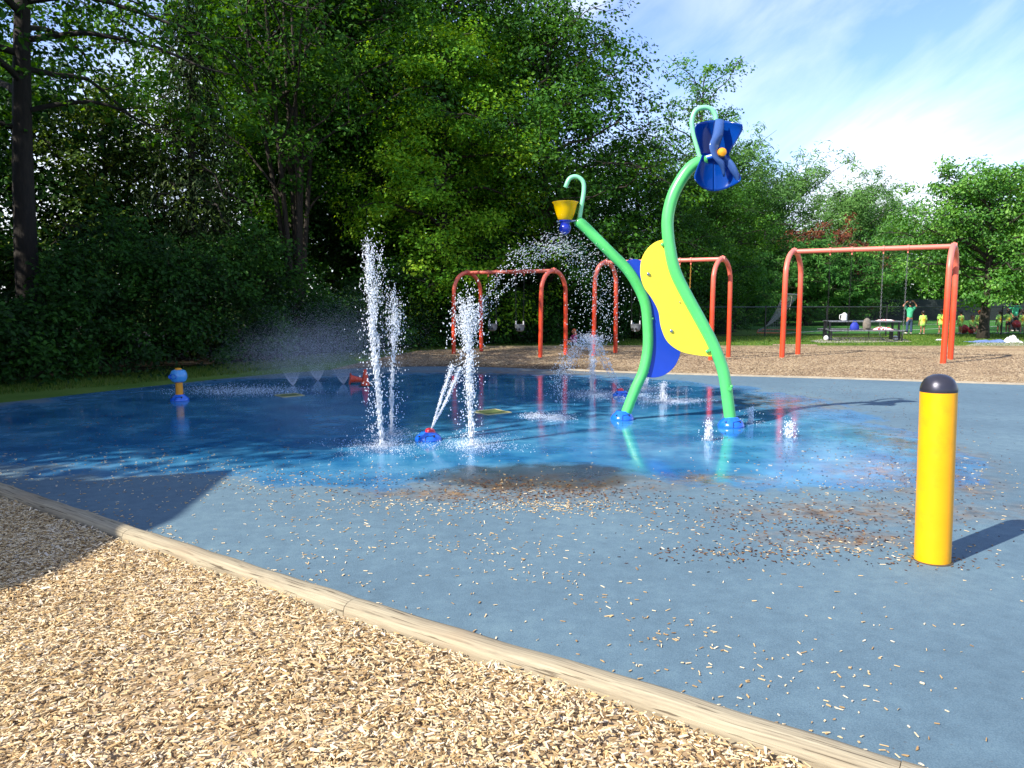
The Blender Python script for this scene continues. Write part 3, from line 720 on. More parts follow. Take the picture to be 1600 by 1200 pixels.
# scattered chips on the pad
def scat(nbase, spots):
    X = rng.uniform(-8, 9, nbase); Y = rng.uniform(1.5, 8.6, nbase)
    dl = Y - tline_y(X)
    w = np.clip(1.0 - np.abs(dl) / 3.8, .12, 1) * np.clip((8.6 - Y) / 2.2, 0, 1) * np.clip(.5 + .9 * np.sin(X * 1.7 + 1.3 * np.sin(Y * 1.1)) * np.sin(Y * 2.3 + X) + .4 * np.sin(X * 5.1 + Y * 3) , .22, 1.3)
    k = (dl > .09) & (rng.random(nbase) < w); X, Y = list(X[k]), list(Y[k])
    for cx, cy, sx_, sy_, m in spots: X += list(rng.normal(cx, sx_, m)); Y += list(rng.normal(cy, sy_, m))
    X = np.array(X); Y = np.array(Y); k = (Y > tline_y(X) + .09); return X[k], Y[k]
c1 = gp(860, 795); c2 = gp(600, 790); c3 = gp(1300, 862)
X, Y = scat(24000, [(c1[0], c1[1], .42, .13, 420), (c2[0], c2[1], .3, .12, 120), (-1.6, 6.6, .9, .3, 150), (1.4, 5.4, .9, .5, 160), (-3.2, 6.6, .9, .4, 260), (3.8, 6.3, .7, .5, 160), (c3[0], c3[1], .5, .12, 160)])
xs = rng.uniform(-4.5, 4, 500); X = np.r_[X, xs]; Y = np.r_[Y, tline_y(xs) + .085 + rng.exponential(.05, 500)]
n = len(X)
V, Fc = chips(np.stack([X, Y, np.full(n, .019)], 1), .006 + .022 * rng.random(n) ** 1.5 + .012 * (rng.random(n) > .9), .0035 + .0065 * rng.random(n), np.full(n, .003), .12)
tag(link('scattered_wood_chips', npmesh('scattered_wood_chips', V, Fc, CHM, attr=np.repeat(.12 + .8 * rng.random(n), 5))), 'pale wood chips strewn over the blue pad', 'wood chips', kind='stuff')
# brown debris around wet margin
X = []; Y = []
for (u, v, su, sv, m) in [(830, 772, 100, 12, 900), (1280, 825, 120, 22, 500), (1180, 870, 90, 8, 200), (1440, 740, 60, 60, 380), (1250, 620, 120, 14, 500), (240, 690, 160, 22, 380), (160, 655, 120, 12, 260), (1330, 700, 130, 40, 380), (520, 760, 120, 14, 240), (820, 600, 140, 10, 500), (1180, 790, 120, 18, 260), (1450, 880, 50, 8, 90)]:
    for _ in range(m):
        p = gp(u + rng.normal() * su, max(590, v + rng.normal() * sv)); X.append(p[0]); Y.append(p[1])
X = np.array(X); Y = np.array(Y); k = inpoly(X, Y, PADP) & (Y > tline_y(X) + .1); X, Y = X[k], Y[k]; n = len(X)
V, Fc = chips(np.stack([X, Y, np.full(n, .018)], 1), .008 + .018 * rng.random(n), .004 + .008 * rng.random(n), np.full(n, .002), .1)
tag(link('leaf_debris', npmesh('leaf_debris', V, Fc, DBM, attr=np.repeat(rng.random(n), 5))), 'small brown bits of leaf and bark on the blue pad', 'debris', kind='stuff')
# grass blades
def blades(X, Y, h, w, z=.0):
    n = len(X); az = rng.random(n) * 2 * PI; hh = h * (.5 + rng.random(n)); ln = rng.normal(size=(n, 2)) * .35 * hh[:, None]
    V = np.empty((n, 3, 3)); dx = np.cos(az) * w / 2; dy = np.sin(az) * w / 2
    V[:, 0] = np.stack([X - dx, Y - dy, np.full(n, z)], 1); V[:, 1] = np.stack([X + dx, Y + dy, np.full(n, z)], 1); V[:, 2] = np.stack([X + ln[:, 0], Y + ln[:, 1], z + hh], 1)
    return V.reshape(-1, 3), np.arange(n * 3).reshape(n, 3)
GLM = leafmat('grass_blades', ['2a4818', '40621e', '5c7a2a', '7c8644'], .3)
n = 46000; i = rng.integers(0, 105, n); off = rng.uniform(-1.6, .6, n)
T = np.gradient(EL, axis=0); T /= np.linalg.norm(T, axis=1)[:, None]; Nn = np.stack([-T[:, 1], T[:, 0]], 1)
P = EL[i][:, :2] + Nn[i] * off[:, None] + T[i][:, :2] * rng.uniform(-.4, .4, n)[:, None]
k = ~inpoly(P[:, 0], P[:, 1], PADP) & ~(inpoly(P[:, 0], P[:, 1], FARM) & (rng.random(n) < .97)); P = P[k]
V, Fc = blades(P[:, 0], P[:, 1], .07, .012, .004)
X = rng.uniform(2, 26, 50000); Y = rng.uniform(26.6, 37, 50000); V2, F2 = blades(X, Y, .05, .02)
tag(link('grass', npmesh('grass', np.concatenate([V, V2]), np.concatenate([Fc, F2 + len(V)]), GLM, attr=rng.random(len(Fc) + len(F2)))), 'short grass along the wood edge and on the lawn', 'grass', kind='stuff')

# ------------------------------------------------------------------ bollard
bp = gp(1456.5, 879); br = .1015
e = empty('bollard', (bp[0], bp[1], .014)); e.rotation_euler = (0, math.radians(-1.4), 0)
tag(e, 'yellow bollard with a grey domed cap standing on the pad at the right', 'bollard')
MB().lathe([(br, 0), (br, .3), (br, .6), (br, 1.052), (br * .97, 1.056)], seg=40).build('sleeve', M['bollard'], e)
MB().lathe([(br * 1.03, -.004), (br * 1.12, .001), (br * 1.06, .006), (br * 1.0, .007)], seg=40).build('ground_joint', paint('grimy_sealant', '4a4030', .9, .3, 20), e)
MB().lathe([(br * 1.0, 1.05), (br * 1.01, 1.062), (br * .99, 1.075), (br * .93, 1.098), (br * .80, 1.122), (br * .6, 1.141), (br * .35, 1.153), (.0001, 1.158)], seg=40).build('cap', M['cap_grey'], e)

# ------------------------------------------------------------------ green water toy
YA = gp(972, 657)[1]; YB = gp(1142, 668)[1]
def pl(pts, Y): return np.array([at(u, v, Y) for u, v in pts])
def moulded_base(e, c, r, h, nozzle=None, name='base_cover'):
    mb = MB(); mb.lathe([(r * 1.0, 0), (r * 1.02, h * .12), (r * .97, h * .32), (r * .85, h * .55), (r * .66, h * .78), (r * .55, h * .9), (r * .5, h), (r * .3, h * 1.0)], c, 36)
    o = mb.build(name, M['dome_blue'], e, auto=60)
    s = MB()
    arc = [(c[0] + r * 1.0 * math.sin(t) * k, c[1] - r * 1.0 * math.cos(t) * k, c[2] + z) for t, k, z in [(-.1, 1.03, .01), (-.1, .99, h * .34), (-.1, .87, h * .57), (0, .82, h * .62), (.4, .80, h * .66), (.8, .78, h * .7)]]
    s.tube(arc, .0035, 5); s.build('seam', M['dark'], o)
    for t in (-.75, .65, 2.6):
        MB().ball((c[0] + r * .85 * math.sin(t), c[1] - r * .85 * math.cos(t), c[2] + h * .58), .012, 10).build('bolt', M['dark'], o)
    return o
toyA = empty('bent_water_post', (*gp(972, 657)[:2], .014)); tag(toyA, 'shorter bent green post with a yellow cup at its tip and a blue board', 'water toy', 'green posts of the water toy')
toyB = empty('curved_water_post', (*gp(1142, 668)[:2], .014)); tag(toyB, 'taller curved green post with a blue flower at its tip and a yellow board', 'water toy', 'green posts of the water toy')
def rel(P, e): return np.asarray(P) - np.array(e.location)
A = spline(rel(pl([(968, 670), (977, 648), (993, 607), (1005, 580), (1012, 545), (1012, 509), (1008, 474), (995, 444), (979, 420), (957, 398), (932, 373), (912, 353), (900, 344)], YA), toyA), 60)
A[0, 2] = .0
MB().tube(A, [.070] * 59 + [.064, .05], 22).build('post', M['green'], toyA, auto=60)
Hk = spline(rel(pl([(905, 344), (908, 325), (912, 300), (911, 284), (901, 276), (890, 279), (883, 293)], YA), toyA), 30)
MB().tube(Hk, .028, 12).build('hook_pipe', M['green_hook'], toyA)
Bp = spline(rel(pl([(1143, 672), (1138, 632), (1130, 580), (1114, 538), (1094, 500), (1073, 462), (1055, 425), (1046, 385), (1043, 345), (1050, 310), (1063, 283), (1080, 261), (1102, 249)], YB), toyB), 60)
Bp[0, 2] = 0.
MB().tube(Bp, .075, 22).build('post', M['green'], toyB, auto=60)
Hk = spline(rel(pl([(1096, 252), (1090, 232), (1084, 210), (1081, 190), (1086, 174), (1098, 168), (1110, 170), (1117, 179), (1119, 189)], YB), toyB), 30)
MB().tube(Hk, .03, 12).build('hook_pipe', M['green_hook'], toyB)
moulded_base(toyA, (0, 0, 0), .155, .12); moulded_base(toyB, (0, 0, 0), .165, .125)
# boards
def board(pts, Y, th, mat, e, name, n=90):
    P = spline(rel(pl(pts, Y), e), n, closed=True)
    mb = MB(); mb.prism(P, (0, th, 0)); o = mb.build(name, mat, e, smooth=False)
    import bmesh
    b = bmesh.new(); b.from_mesh(o.data); bmesh.ops.recalc_face_normals(b, faces=b.faces); b.to_mesh(o.data); b.free()
    m = o.modifiers.new('Bevel', 'BEVEL'); m.width = .004; m.segments = 2; m.limit_method = 'ANGLE'; m.angle_limit = .7
    return o
yb = board([(1038, 374), (1023, 379), (1010, 391), (1002, 408), (1001, 430), (1007, 450), (1019, 467), (1029, 487), (1033, 511), (1043, 534), (1063, 549), (1088, 555), (1111, 557), (1115, 553), (1112, 540), (1096, 505), (1070, 460), (1052, 425), (1044, 390), (1043, 376)], YB - .01, .022, M['yellow_panel'], toyB, 'yellow_board')
bb = board([(977, 409), (990, 405), (1003, 408), (1012, 420), (1016, 440), (1024, 466), (1036, 490), (1045, 520), (1061, 545), (1062, 556), (1053, 574), (1038, 586), (1022, 590), (1008, 588), (1003, 580), (1010, 545), (1011, 510), (1006, 476), (993, 447), (977, 420)], YA - .01, .022, M['blue_panel'], toyA, 'blue_board')
for (u, v) in [(1013, 428), (1049, 517)]:
    MB().ball(rel(at(u, v, YB - .02), toyB), .022, 14, (1, .7, 1)).build('bolt', M['chrome'], yb)
MB().ball(rel(at(1062, 472, YB - .02), toyB), .008, 8).build('bolt', M['chrome'], yb)
for (u, v) in [(981, 416), (1013, 582)]: MB().ball(rel(at(u, v, YA - .02), toyA), .011, 10).build('bolt', M['chrome'], bb)
def tabm(e, u, v, Y, du, dv):
    p = rel(at(u, v, Y - .03), e); q = rel(at(u + du, v + dv, Y - .03), e)
    mb = MB(); mb.beam(p, q, .012, .035); mb.ball(p, .021, 12, (1, .5, 1)); mb.ball(p - np.array([0, .012, 0]), .007, 8); mb.build('bracket', M['green'], e)
tabm(toyA, 1019, 498, YA, -9, 1); tabm(toyB, 1105, 549, YB, 9, -6); tabm(toyB, 1035, 382, YB, 10, 0); tabm(toyB, 1143, 604, YB - .06, -4, 6)
# cup
cp = rel(at(883, 345, YA - .02), toyA)
cup = MB().lathe([(.075, 0), (.095, .02), (.118, .08), (.138, .15), (.155, .215), (.172, .232), (.175, .238), (.168, .242), (.150, .222), (.132, .155), (.112, .085), (.088, .028), (.0001, .02)], cp, 36, sy=1).build('cup', M['cup'], toyA, auto=60)
mb = MB(); mb.lathe([(.05, -.07), (.062, -.05), (.06, -.02), (.082, -.01), (.084, .006), (.0001, .008)], cp, 28); mb.ball(cp + np.array([0, 0, -.10]), .078, 22); mb.build('counterweight', M['deep_blue'], cup, auto=60)
mb = MB(); mb.tube([cp + np.array([-.11, 0, -.01]), cp + np.array([.18, 0, .0])], .012, 8); mb.build('pivot_pin', M['chrome'], toyA)
# flower : cupped translucent petals round a hub
hub = rel(at(1124, 241, YB - .12), toyB)
fl_ = empty('flower', hub); fl_.parent = toyB; 
S1 = YB / F * 1.0 / CT   # metres per photo pixel there
def surf(name, fn, mat, nu=14, nv=12, th=.008, parent=fl_):
    V = [fn(i / nu, j / nv) for i in range(nu + 1) for j in range(nv + 1)]
    Fs = [(i * (nv + 1) + j, i * (nv + 1) + j + 1, (i + 1) * (nv + 1) + j + 1, (i + 1) * (nv + 1) + j) for i in range(nu) for j in range(nv)]
    o = MB().add(V, Fs).build(name, mat, parent, auto=0); m = o.modifiers.new('Solidify', 'SOLIDIFY'); m.thickness = th; m.offset = 0
    return o
def px3(dx, dy, dz): return (dx * S1, -dz, -dy * S1)   # photo pixel offsets from the hub, dz metres towards camera
def petal(side, vert, outer_x, top_y, mid_x, waist_x):
    def f(s, t):
        # s from waist to rim, t from the middle line to the outer edge
        y = -vert * (s * top_y) * (1 - .22 * t * t * s)
        xo = waist_x + (outer_x - waist_x) * (math.sin(s * PI / 2) ** 1.15) - 3 * max(0, s - .82) / .18
        x = mid_x + side * t * abs(xo)
        w = -.10 + .17 * t * t * (0.4 + .6 * s) + .05 * s
        return px3(x, y, w)
    return f
surf('petal', petal(-1, 1, 35, 51, -6, 20), M['petal'])
surf('petal', petal(1, 1, 36, 51, -5, 20), M['petal'])
surf('petal', petal(-1, -1, 35, 53, -5, 20), M['petal'])
surf('petal', petal(1, -1, 36, 53, -5, 20), M['petal'])
def ribbon(P0, P1, mat):
    A0 = spline(np.array([px3(*p) for p in P0]), 16); A1 = spline(np.array([px3(*p) for p in P1]), 16)
    def f(s, t):
        i = min(16, int(round(s * 16))); a, b_ = A0[i], A1[i]; p = a + (b_ - a) * t; p = p + np.array([0, -.03 * math.sin(PI * t), 0]); return tuple(p)
    surf('petal', f, mat, 16, 8)
ribbon([(-8, -50, .02), (-14, -25, .1), (-20, -8, .14), (-14, 8, .14), (-2, 20, .1), (6, 34, .04)], [(4, -48, .04), (2, -28, .10), (-2, -10, .05), (0, 6, .06), (6, 14, .08), (8, 33, .03)], M['petal_pale'])
ribbon([(3, 3, .05), (14, 10, .1), (22, 22, .12), (28, 36, .08), (28, 42, .04)], [(4, 8, .02), (10, 18, .05), (16, 28, .06), (24, 38, .05), (26, 43, .03)], M['petal_pale'])
mb = MB(); Rx = Matrix.Rotation(PI / 2, 3, 'X')
mb.lathe([(.03, -.05), (.04, -.02), (.052, .09), (.055, .12), (.047, .145), (.02, .157), (.0001, .16)], (0, 0, 0), 20, Rx); mb.build('hub', M['amber'], fl_)
MB().tube([(-.02, .02, 0), (-.19, .1, -.04)], .03, 10).build('spindle', M['dome_blue'], fl_)

# ------------------------------------------------------------------ water cannons, bubbler, cones, drain covers
def cannon(u, v, r, lab, tilt):
    p = gp(u, v); e = empty('water_cannon', (p[0], p[1], .014)); tag(e, lab, 'water jet nozzle', 'domed water cannons')
    moulded_base(e, (0, 0, 0), r, r * .62)
    R = Matrix.Rotation(tilt, 3, 'Y')
    MB().lathe([(r * .36, r * .50), (r * .40, r * .62), (r * .36, r * .76), (r * .24, r * .86), (.0001, r * .84)], (0, 0, 0), 24, R).build('nozzle', M['red_cap'], e)
    return e
cannon(669, 689, .155, 'blue domed water cannon with a red nozzle shooting two streams near the tall jets', .28)
cannon(971, 620, .15, 'blue domed water cannon with red nozzle behind the foot of the shorter green post', -.2)
p = gp(281, 627); e = empty('water_spinner', (p[0], p[1], .014)); tag(e, 'short amber spray post with a sky blue drum head and blue base', 'spray post')
moulded_base(e, (0, 0, 0), .145, .1)
MB().lathe([(.057, .05), (.057, .3), (.04, .3)], (0, 0, 0), 20).build('post', M['amber'], e)
hd = MB(); prof = [(.07, -.105), (.105, -.085), (.126, -.04), (.13, 0), (.126, .04), (.105, .085), (.075, .1), (.0001, .1)]
hd.lathe(prof, (0, 0, .40), 28); h_ = hd.build('head', M['sky_blue'], e)
Rm = Matrix.Rotation(math.radians(90), 3, 'X')
MB().lathe([(.052, .115), (.063, .12), (.065, .128), (.054, .13), (.048, .1), (.0001, .085)], (-.02, 0, .395), 24, Matrix.Rotation(math.radians(-12), 3, 'Z') @ Rm, 1.15, .62).build('spout', M['dome_blue'], h_)
MB().lathe([(.05, .49), (.055, .51), (.045, .525), (.02, .53), (.0001, .53)], (0, 0, 0), 18).build('cap', M['amber'], e)
cm = MB(); cm.lathe([(.075, .012), (.07, .02), (.02, .26), (.015, .265), (.0001, .265)], (0, 0, 0), 22)
def cone(loc, lab, rot=None):
    e = empty('traffic_cone', loc); tag(e, lab, 'traffic cone', 'orange traffic cones')
    me = MB(); me.lathe([(.085, .0), (.08, .02), (.028, .30), (.02, .31), (.0001, .305)], (0, 0, .01), 22); me.build('cone_body', M['cone'], e)
    b_ = MB(); b_.box((0, 0, .008), (.22, .22, .016)); b_.build('foot_plate', M['cone'] if rot else M['black'], e, bevel=.004)
    if rot: e.rotation_euler = rot
p = gp(571, 604.5); cone((p[0], p[1], .014), 'standing orange traffic cone beside the fallen one')
p = gp(548, 601); cone((p[0] - .02, p[1], .115), 'fallen orange traffic cone lying on its side beside the standing one', (0, math.radians(98), .3))
YL = paint('pale_yellow_frame', 'b8b07a', .6, .1, 8)
def drain(u, v, s, lab, rz):
    p = gp(u, v); e = empty('drain_cover', (p[0], p[1], .014), rz); tag(e, lab, 'drain cover', 'square drain covers')
    mb = MB(); h = s / 2
    for a in range(4):
        c, s_ = math.cos(a * PI / 2), math.sin(a * PI / 2); mb.box((c * h, s_ * h, .004), (.028 if a % 2 == 0 else s + .028, s + .028 if a % 2 == 0 else .028, .008) if a % 2 == 0 else (s - .03, .028, .008))
    mb.build('rim', YL, e)
    mb = MB(); mb.box((0, 0, .002), (s - .03, s - .03, .004))
    for k in range(-4, 5): mb.box((k * s / 10, 0, .005), (.01, s - .06, .004))
    mb.build('grate', paint('olive_grate', '5e7040', .6, .2, 8), e)
drain(768, 645.5, .40, 'pale yellow square drain cover between the cannon streams and the short post', .62)
drain(452, 619, .36, 'pale yellow square drain cover under the mist sprays', .7)

# ------------------------------------------------------------------ swings
AX = np.array([.86, -.51, 0]); PX = np.array([.51, .86, 0])
def chain(mb, a, b_, r=.010):
    a = np.array(a); b_ = np.array(b_); Lg = np.linalg.norm(b_ - a); n = max(4, int(Lg / .055)); d = (b_ - a) / Lg
    s1 = np.array([1., 0, 0]); s2 = np.array([0, 1., 0])
    for i in range(n):
        c = a + d * Lg * (i + .5) / n; s = s1 if i % 2 else s2; hl = Lg / n * .62; w = .014
        P = [c - d * hl, c - d * hl * .5 + s * w, c + d * hl * .5 + s * w, c + d * hl, c + d * hl * .5 - s * w, c - d * hl * .5 - s * w, c - d * hl]
        mb.tube(P, r * .5, 4, False)
def swing_set(base, L, H, spread, r, hang, lab, kind, seatz):
    rz = math.atan2(AX[1], AX[0])
    e = empty('swing_set', (base[0], base[1], .01), rz); tag(e, lab, 'swing frame', 'coral swing frames')
    # local frame: x along the beam, y = rearwards
    for x in (0, L):
        h = spread / 2; q = []
        q += [(x, -h * 1.02, -.05), (x, -h, .6), (x, -h * .97, H - h * 1.05)]
        for t in np.linspace(0, PI, 9)[1:-1]: q.append((x, -h * .97 * math.cos(t), H - h * 1.0 + (h * 1.0 - 0) * math.sin(t) ** .9))
        q += [(x, h * .97, H - h * 1.05), (x, h, .6), (x, h * 1.02, -.05)]
        P = spline(q, 60); P[:, 0] += P[:, 1] * .09; P[:, 2] = np.minimum(P[:, 2], H)
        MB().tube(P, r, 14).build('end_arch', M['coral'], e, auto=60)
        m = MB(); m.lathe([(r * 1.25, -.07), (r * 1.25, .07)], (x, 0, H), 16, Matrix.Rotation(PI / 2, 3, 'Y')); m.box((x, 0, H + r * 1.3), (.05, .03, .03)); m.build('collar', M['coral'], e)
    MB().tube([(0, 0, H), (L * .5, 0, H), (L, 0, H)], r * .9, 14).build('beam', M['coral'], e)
    for k, (x0, x1, mat) in enumerate(hang):
        for x in (x0, x1):
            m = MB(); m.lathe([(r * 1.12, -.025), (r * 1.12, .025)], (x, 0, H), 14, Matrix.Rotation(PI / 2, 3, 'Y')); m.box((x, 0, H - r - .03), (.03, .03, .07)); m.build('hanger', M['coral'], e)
    root = e
    for k, (x0, x1, mat) in enumerate(hang):
        # a swing hangs freely: a thing of its own
        s = empty('swing', np.array(base + np.array([0, 0, 0])) + AX * (x0 + x1) / 2 + np.array([0, 0, H - r - .06]), rz)
        w = (x1 - x0) / 2; dz = seatz - (H - r - .06)
        if kind == 'belt':
            tag(s, ['black belt swing on dark chains at the left of the right swing frame', 'black belt swing on silver chains at the right of the right swing frame'][k], 'swing', 'swings')
            for sx in (-1, 1):
                m = MB(); chain(m, (sx * w, 0, 0), (sx * w * .97, 0, dz + .17)); m.build('chain', mat, s)
            P = spline([(-w * .97, 0, .17), (-w * .7, 0, .05), (-w * .25, 0, 0), (w * .25, 0, 0), (w * .7, 0, .05), (w * .97, 0, .17)], 24); P[:, 2] += dz
            V = []; Fs = []
            for i, p in enumerate(P): V += [(p[0], -.07, p[2]), (p[0], .07, p[2]), (p[0], .07, p[2] + .012), (p[0], -.07, p[2] + .012)]
            for i in range(len(P) - 1):
                for j in range(4): Fs.append((i * 4 + j, i * 4 + (j + 1) % 4, i * 4 + 4 + (j + 1) % 4, i * 4 + 4 + j))
            MB().add(V, Fs).build('seat', M['black'], s)
        else:
            tag(s, kind[k], 'swing', 'swings')
            for sx in (-1, 1):
                m = MB(); chain(m, (sx * w, 0, 0), (sx * .13, 0, dz + .28)); m.build('chain', mat, s)
                m = MB(); m.tube([(sx * .13, 0, dz + .32), (sx * .13, 0, dz + .2)], .02, 8); m.build('chain_sleeve', M['white'], s)
            m = MB(); m.lathe([(.06, 0), (.12, .03), (.15, .12), (.155, .2), (.165, .215), (.15, .22), (.14, .12), (.1, .05), (.0001, .03)], (0, 0, dz), 20, None, 1, .8); m.build('bucket_seat', M['rubber'], s)
            for sx in (-1, 1):
                m = MB(); m.ball((sx * .06, -.12, dz + .08), .035, 10, (1, .3, 1.1)); m.build('leg_opening', M['dark'], s)
def gctr(u, v): return gp(u, v)
c3l = gp(1235, 560); Y3 = 22.2; B3 = np.array([.3722 * Y3, Y3, .01]); L3 = 4.03
B1 = np.array([-1.40, 23.7, .01]); B2 = np.array([2.84, 22.9, .01])
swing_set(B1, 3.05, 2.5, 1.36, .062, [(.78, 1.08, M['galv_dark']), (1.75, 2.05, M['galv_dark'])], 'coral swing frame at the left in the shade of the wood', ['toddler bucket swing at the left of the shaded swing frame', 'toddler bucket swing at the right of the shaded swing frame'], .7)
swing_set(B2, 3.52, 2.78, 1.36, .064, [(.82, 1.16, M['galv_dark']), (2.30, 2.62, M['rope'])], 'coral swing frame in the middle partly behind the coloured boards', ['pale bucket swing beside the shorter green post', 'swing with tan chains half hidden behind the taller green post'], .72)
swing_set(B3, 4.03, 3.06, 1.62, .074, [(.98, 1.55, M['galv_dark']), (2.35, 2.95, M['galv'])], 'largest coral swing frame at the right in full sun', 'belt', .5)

# ------------------------------------------------------------------ chain link fence, goal, board fence
FA = np.array([8.5, 34.6, 0]); FB = np.array([34., 38.0, 0])
e = empty('chain_link_fence', FA, math.atan2(FB[1] - FA[1], FB[0] - FA[0])); tag(e, 'low black chain link fence crossing the lawn behind the picnic table', 'fence')
LF = np.linalg.norm(FB - FA); FH = 1.37
MB().tube([(0, 0, FH), (LF, 0, FH)], .024, 8).build('top_rail', paint('satin_rail', '4c5052', .3, .1, 5, metal=.6), e)
MB().tube([(0, 0, .07), (LF, 0, .07)], .012, 6).build('bottom_rail', M['black'], e)
for k in range(10):
    x = .3 + k * 3.05
    if x < LF:
        m = MB(); m.tube([(x, 0, -.1), (x, 0, FH + .03)], .034, 8); m.ball((x, 0, FH + .03), .042, 8); m.build('post', M['black'], e)
mb = MB(); r = .0028; Vs = []; Fs = []; k = 0
for sgn in (1, -1):
    for i in range(int((LF + 2) / .075)):
        x0 = i * .075 - (1.3 if sgn > 0 else 0); x1 = x0 + sgn * 1.28
        a = np.array([x0, .01 * sgn, .07]); b_ = np.array([x1, .01 * sgn, FH])
        if min(x0, x1) < 0 or max(x0, x1) > LF: continue
        for q in (a, b_): Vs += [q + np.array([r, 0, 0]), q + np.array([-r * .5, r, 0]), q + np.array([-r * .5, -r, 0])]
        for j in range(3): Fs.append((k + j, k + (j + 1) % 3, k + 3 + (j + 1) % 3, k + 3 + j))
        k += 6
MB().add(Vs, Fs).build('wire_mesh', M['black'], e, smooth=False)
# board fence
a = np.array([31.3, 67.0]); b_ = np.array([60., 65.0])
e = empty('board_fence', (a[0], a[1], 0), math.atan2(b_[1] - a[1], b_[0] - a[0])); tag(e, 'dark board fence at the far side of the sports field', 'fence')
L = np.linalg.norm(b_ - a); mb = MB()
for i in range(int(L / .15)): mb.box((i * .15 + .07, 0, .92 + .01 * math.sin(i * 7)), (.143, .02 + .004 * (i % 2), 1.84))
mb.build('boards', M['fence_wood'], e, smooth=False)
for i in range(int(L / 2.4) + 1): MB().box((i * 2.4, .07, .95), (.1, .1, 1.95)).build('post', M['fence_wood'], e)
# goal
g0 = gp(1224, 526); e = empty('goal', (13.75, 38.2, 0), math.radians(-5)); tag(e, 'small football goal with a grey net and orange-white post left of the picnic table', 'goal')
MB().tube([(0, 0, 0), (0, 0, 2.0)], .05, 8).build('post', M['goal_paint'], e)
MB().tube([(2.0, 4.4, 0), (2.0, 4.4, 2.0)], .05, 8).build('post', M['goal_pale'], e)
MB().tube([(0, 0, 2.0), (2.0, 4.4, 2.0)], .05, 8).build('crossbar', M['goal_pale'], e)
MB().tube([(0, 0, .04), (-1.2, 0.1, .04), (-.1, 4.6, .04), (2.0, 4.4, .04)], .035, 6).build('ground_frame', M['goal_paint'], e)
MB().tube([(.85, 1.9, 1.2), (1.1, 2.4, 2.0)], .02, 6).build('stay', M['goal_pale'], e)
mb = MB(); r = .005
def P3(s, t):   # s along the bar, t top->ground
    top = np.array([0, 0, 2.0]) * (1 - s) + np.array([2.0, 4.4, 2.0]) * s; bot = np.array([-1.2, .1, .05]) * (1 - s) + np.array([-.1, 4.6, .05]) * s
    q = top * (1 - t) + bot * t; q[2] -= .45 * math.sin(PI * t) * .8; return q
for i in range(41): mb.tube([P3(i / 40, t) for t in np.linspace(0, 1, 7)], r, 3, False)
for i in range(20): mb.tube([P3(s, i / 19) for s in np.linspace(0, 1, 7)], r, 3, False)
for i in range(19):
    z = i * .105
    # side net between the post and the sagging rear edge
    t = 1 - i / 19; pe = P3(0, t); mb.tube([(0, 0, pe[2]), pe], r, 3, False)
for i in range(11):
    s = i / 11; mb.tube([np.array([0, 0, .05]) * (1 - s) + np.array([-1.2, .1, .05]) * s, P3(0, s)], r, 3, False)
mb.build('net', M['net'], e, smooth=False)

# ------------------------------------------------------------------ picnic table and things on it
tp = gp(1346, 531.5); e = empty('picnic_table', (tp[0], tp[1], .012), math.radians(-3)); tag(e, 'long black metal picnic table with benches standing on a slab', 'picnic table')
def slat(mb, x0, x1, y0, y1, z, n):
    for k in range(n):
        y = y0 + (y1 - y0) * (k + .5) / n; mb.box(((x0 + x1) / 2, y, z), (x1 - x0, (y1 - y0) / n * .72, .02))
    mb.box(((x0 + x1) / 2, y0, z - .015), (x1 - x0, .025, .05)); mb.box(((x0 + x1) / 2, y1, z - .015), (x1 - x0, .025, .05))
    for k in range(int((x1 - x0) / .09)): mb.box((x0 + .05 + k * .09, (y0 + y1) / 2, z), (.022, (y1 - y0), .018))
PT = paint('speckled_coated_metal', '6a6e74', .3, .75, 30, spec=.8)
m = MB(); slat(m, -1.5, 1.45, -.38, .38, .80, 8); m.build('table_top', PT, e, smooth=False)
m = MB(); slat(m, -1.68, 1.3, -1.0, -.70, .44, 4); m.build('bench', PT, e, smooth=False)
m = MB(); slat(m, -1.5, 1.75, .70, 1.0, .44, 4); m.build('bench', PT, e, smooth=False)
for x in (-1.45, 1.38):
    m = MB()
    m.beam((x, -.3, .0), (x, -.3, .78), .07, .07); m.beam((x, .3, .0), (x, .3, .78), .07, .07); m.beam((x, -1.0, .40), (x, 1.0, .40), .05, .05)
    for y in (-.95, -.75, .75, .95): m.beam((x + (-.15 if y < 0 else .2), y, 0), (x + (-.15 if y < 0 else .2), y, .42), .045, .045)
    m.build('leg_frame', M['black'], e, smooth=False)
m = MB(); m.beam((-1.4, -.7, .14), (1.3, -.7, .14), .03, .03); m.beam((-1.4, .1, .25), (1.35, .1, .25), .03, .03); m.beam((0, -.7, .14), (0, -.7, .42), .03, .03); m.beam((-1.4, .7, .14), (1.3, .7, .14), .03, .03); m.build('brace', M['black'], e, smooth=False)
def onT(u, z, y): # world pos on table at photo column u
    Yw = tp[1] + y; x = (u - 800) / F * (Yw * CT + (CAMZ - z) * ST) ; return (x, Yw, z)
pp = onT(1319, .825, 0); e = empty('white_jug', pp); tag(e, 'white plastic jug with a handle on the left half of the table', 'jug')
MB().lathe([(.09, 0), (.11, .02), (.115, .2), (.11, .27), (.06, .3), (.05, .33), (.0001, .33)], (0, 0, 0), 20).build('jug_body', M['white'], e)
MB().tube(spline([(-.1, 0, .25), (-.19, 0, .23), (-.19, 0, .08), (-.1, 0, .05)], 12), .014, 8).build('handle', M['white'], e)
pp = onT(1335, .455, -.82); e = empty('blue_bag', pp); tag(e, 'blue cloth bag on the near bench', 'bag')
MB().lathe([(.16, 0), (.19, .06), (.17, .2), (.1, .3), (.03, .32), (.0001, .32)], (0, 0, 0), 18, None, 1, .7).build('bag_body', M['bluebag'], e)
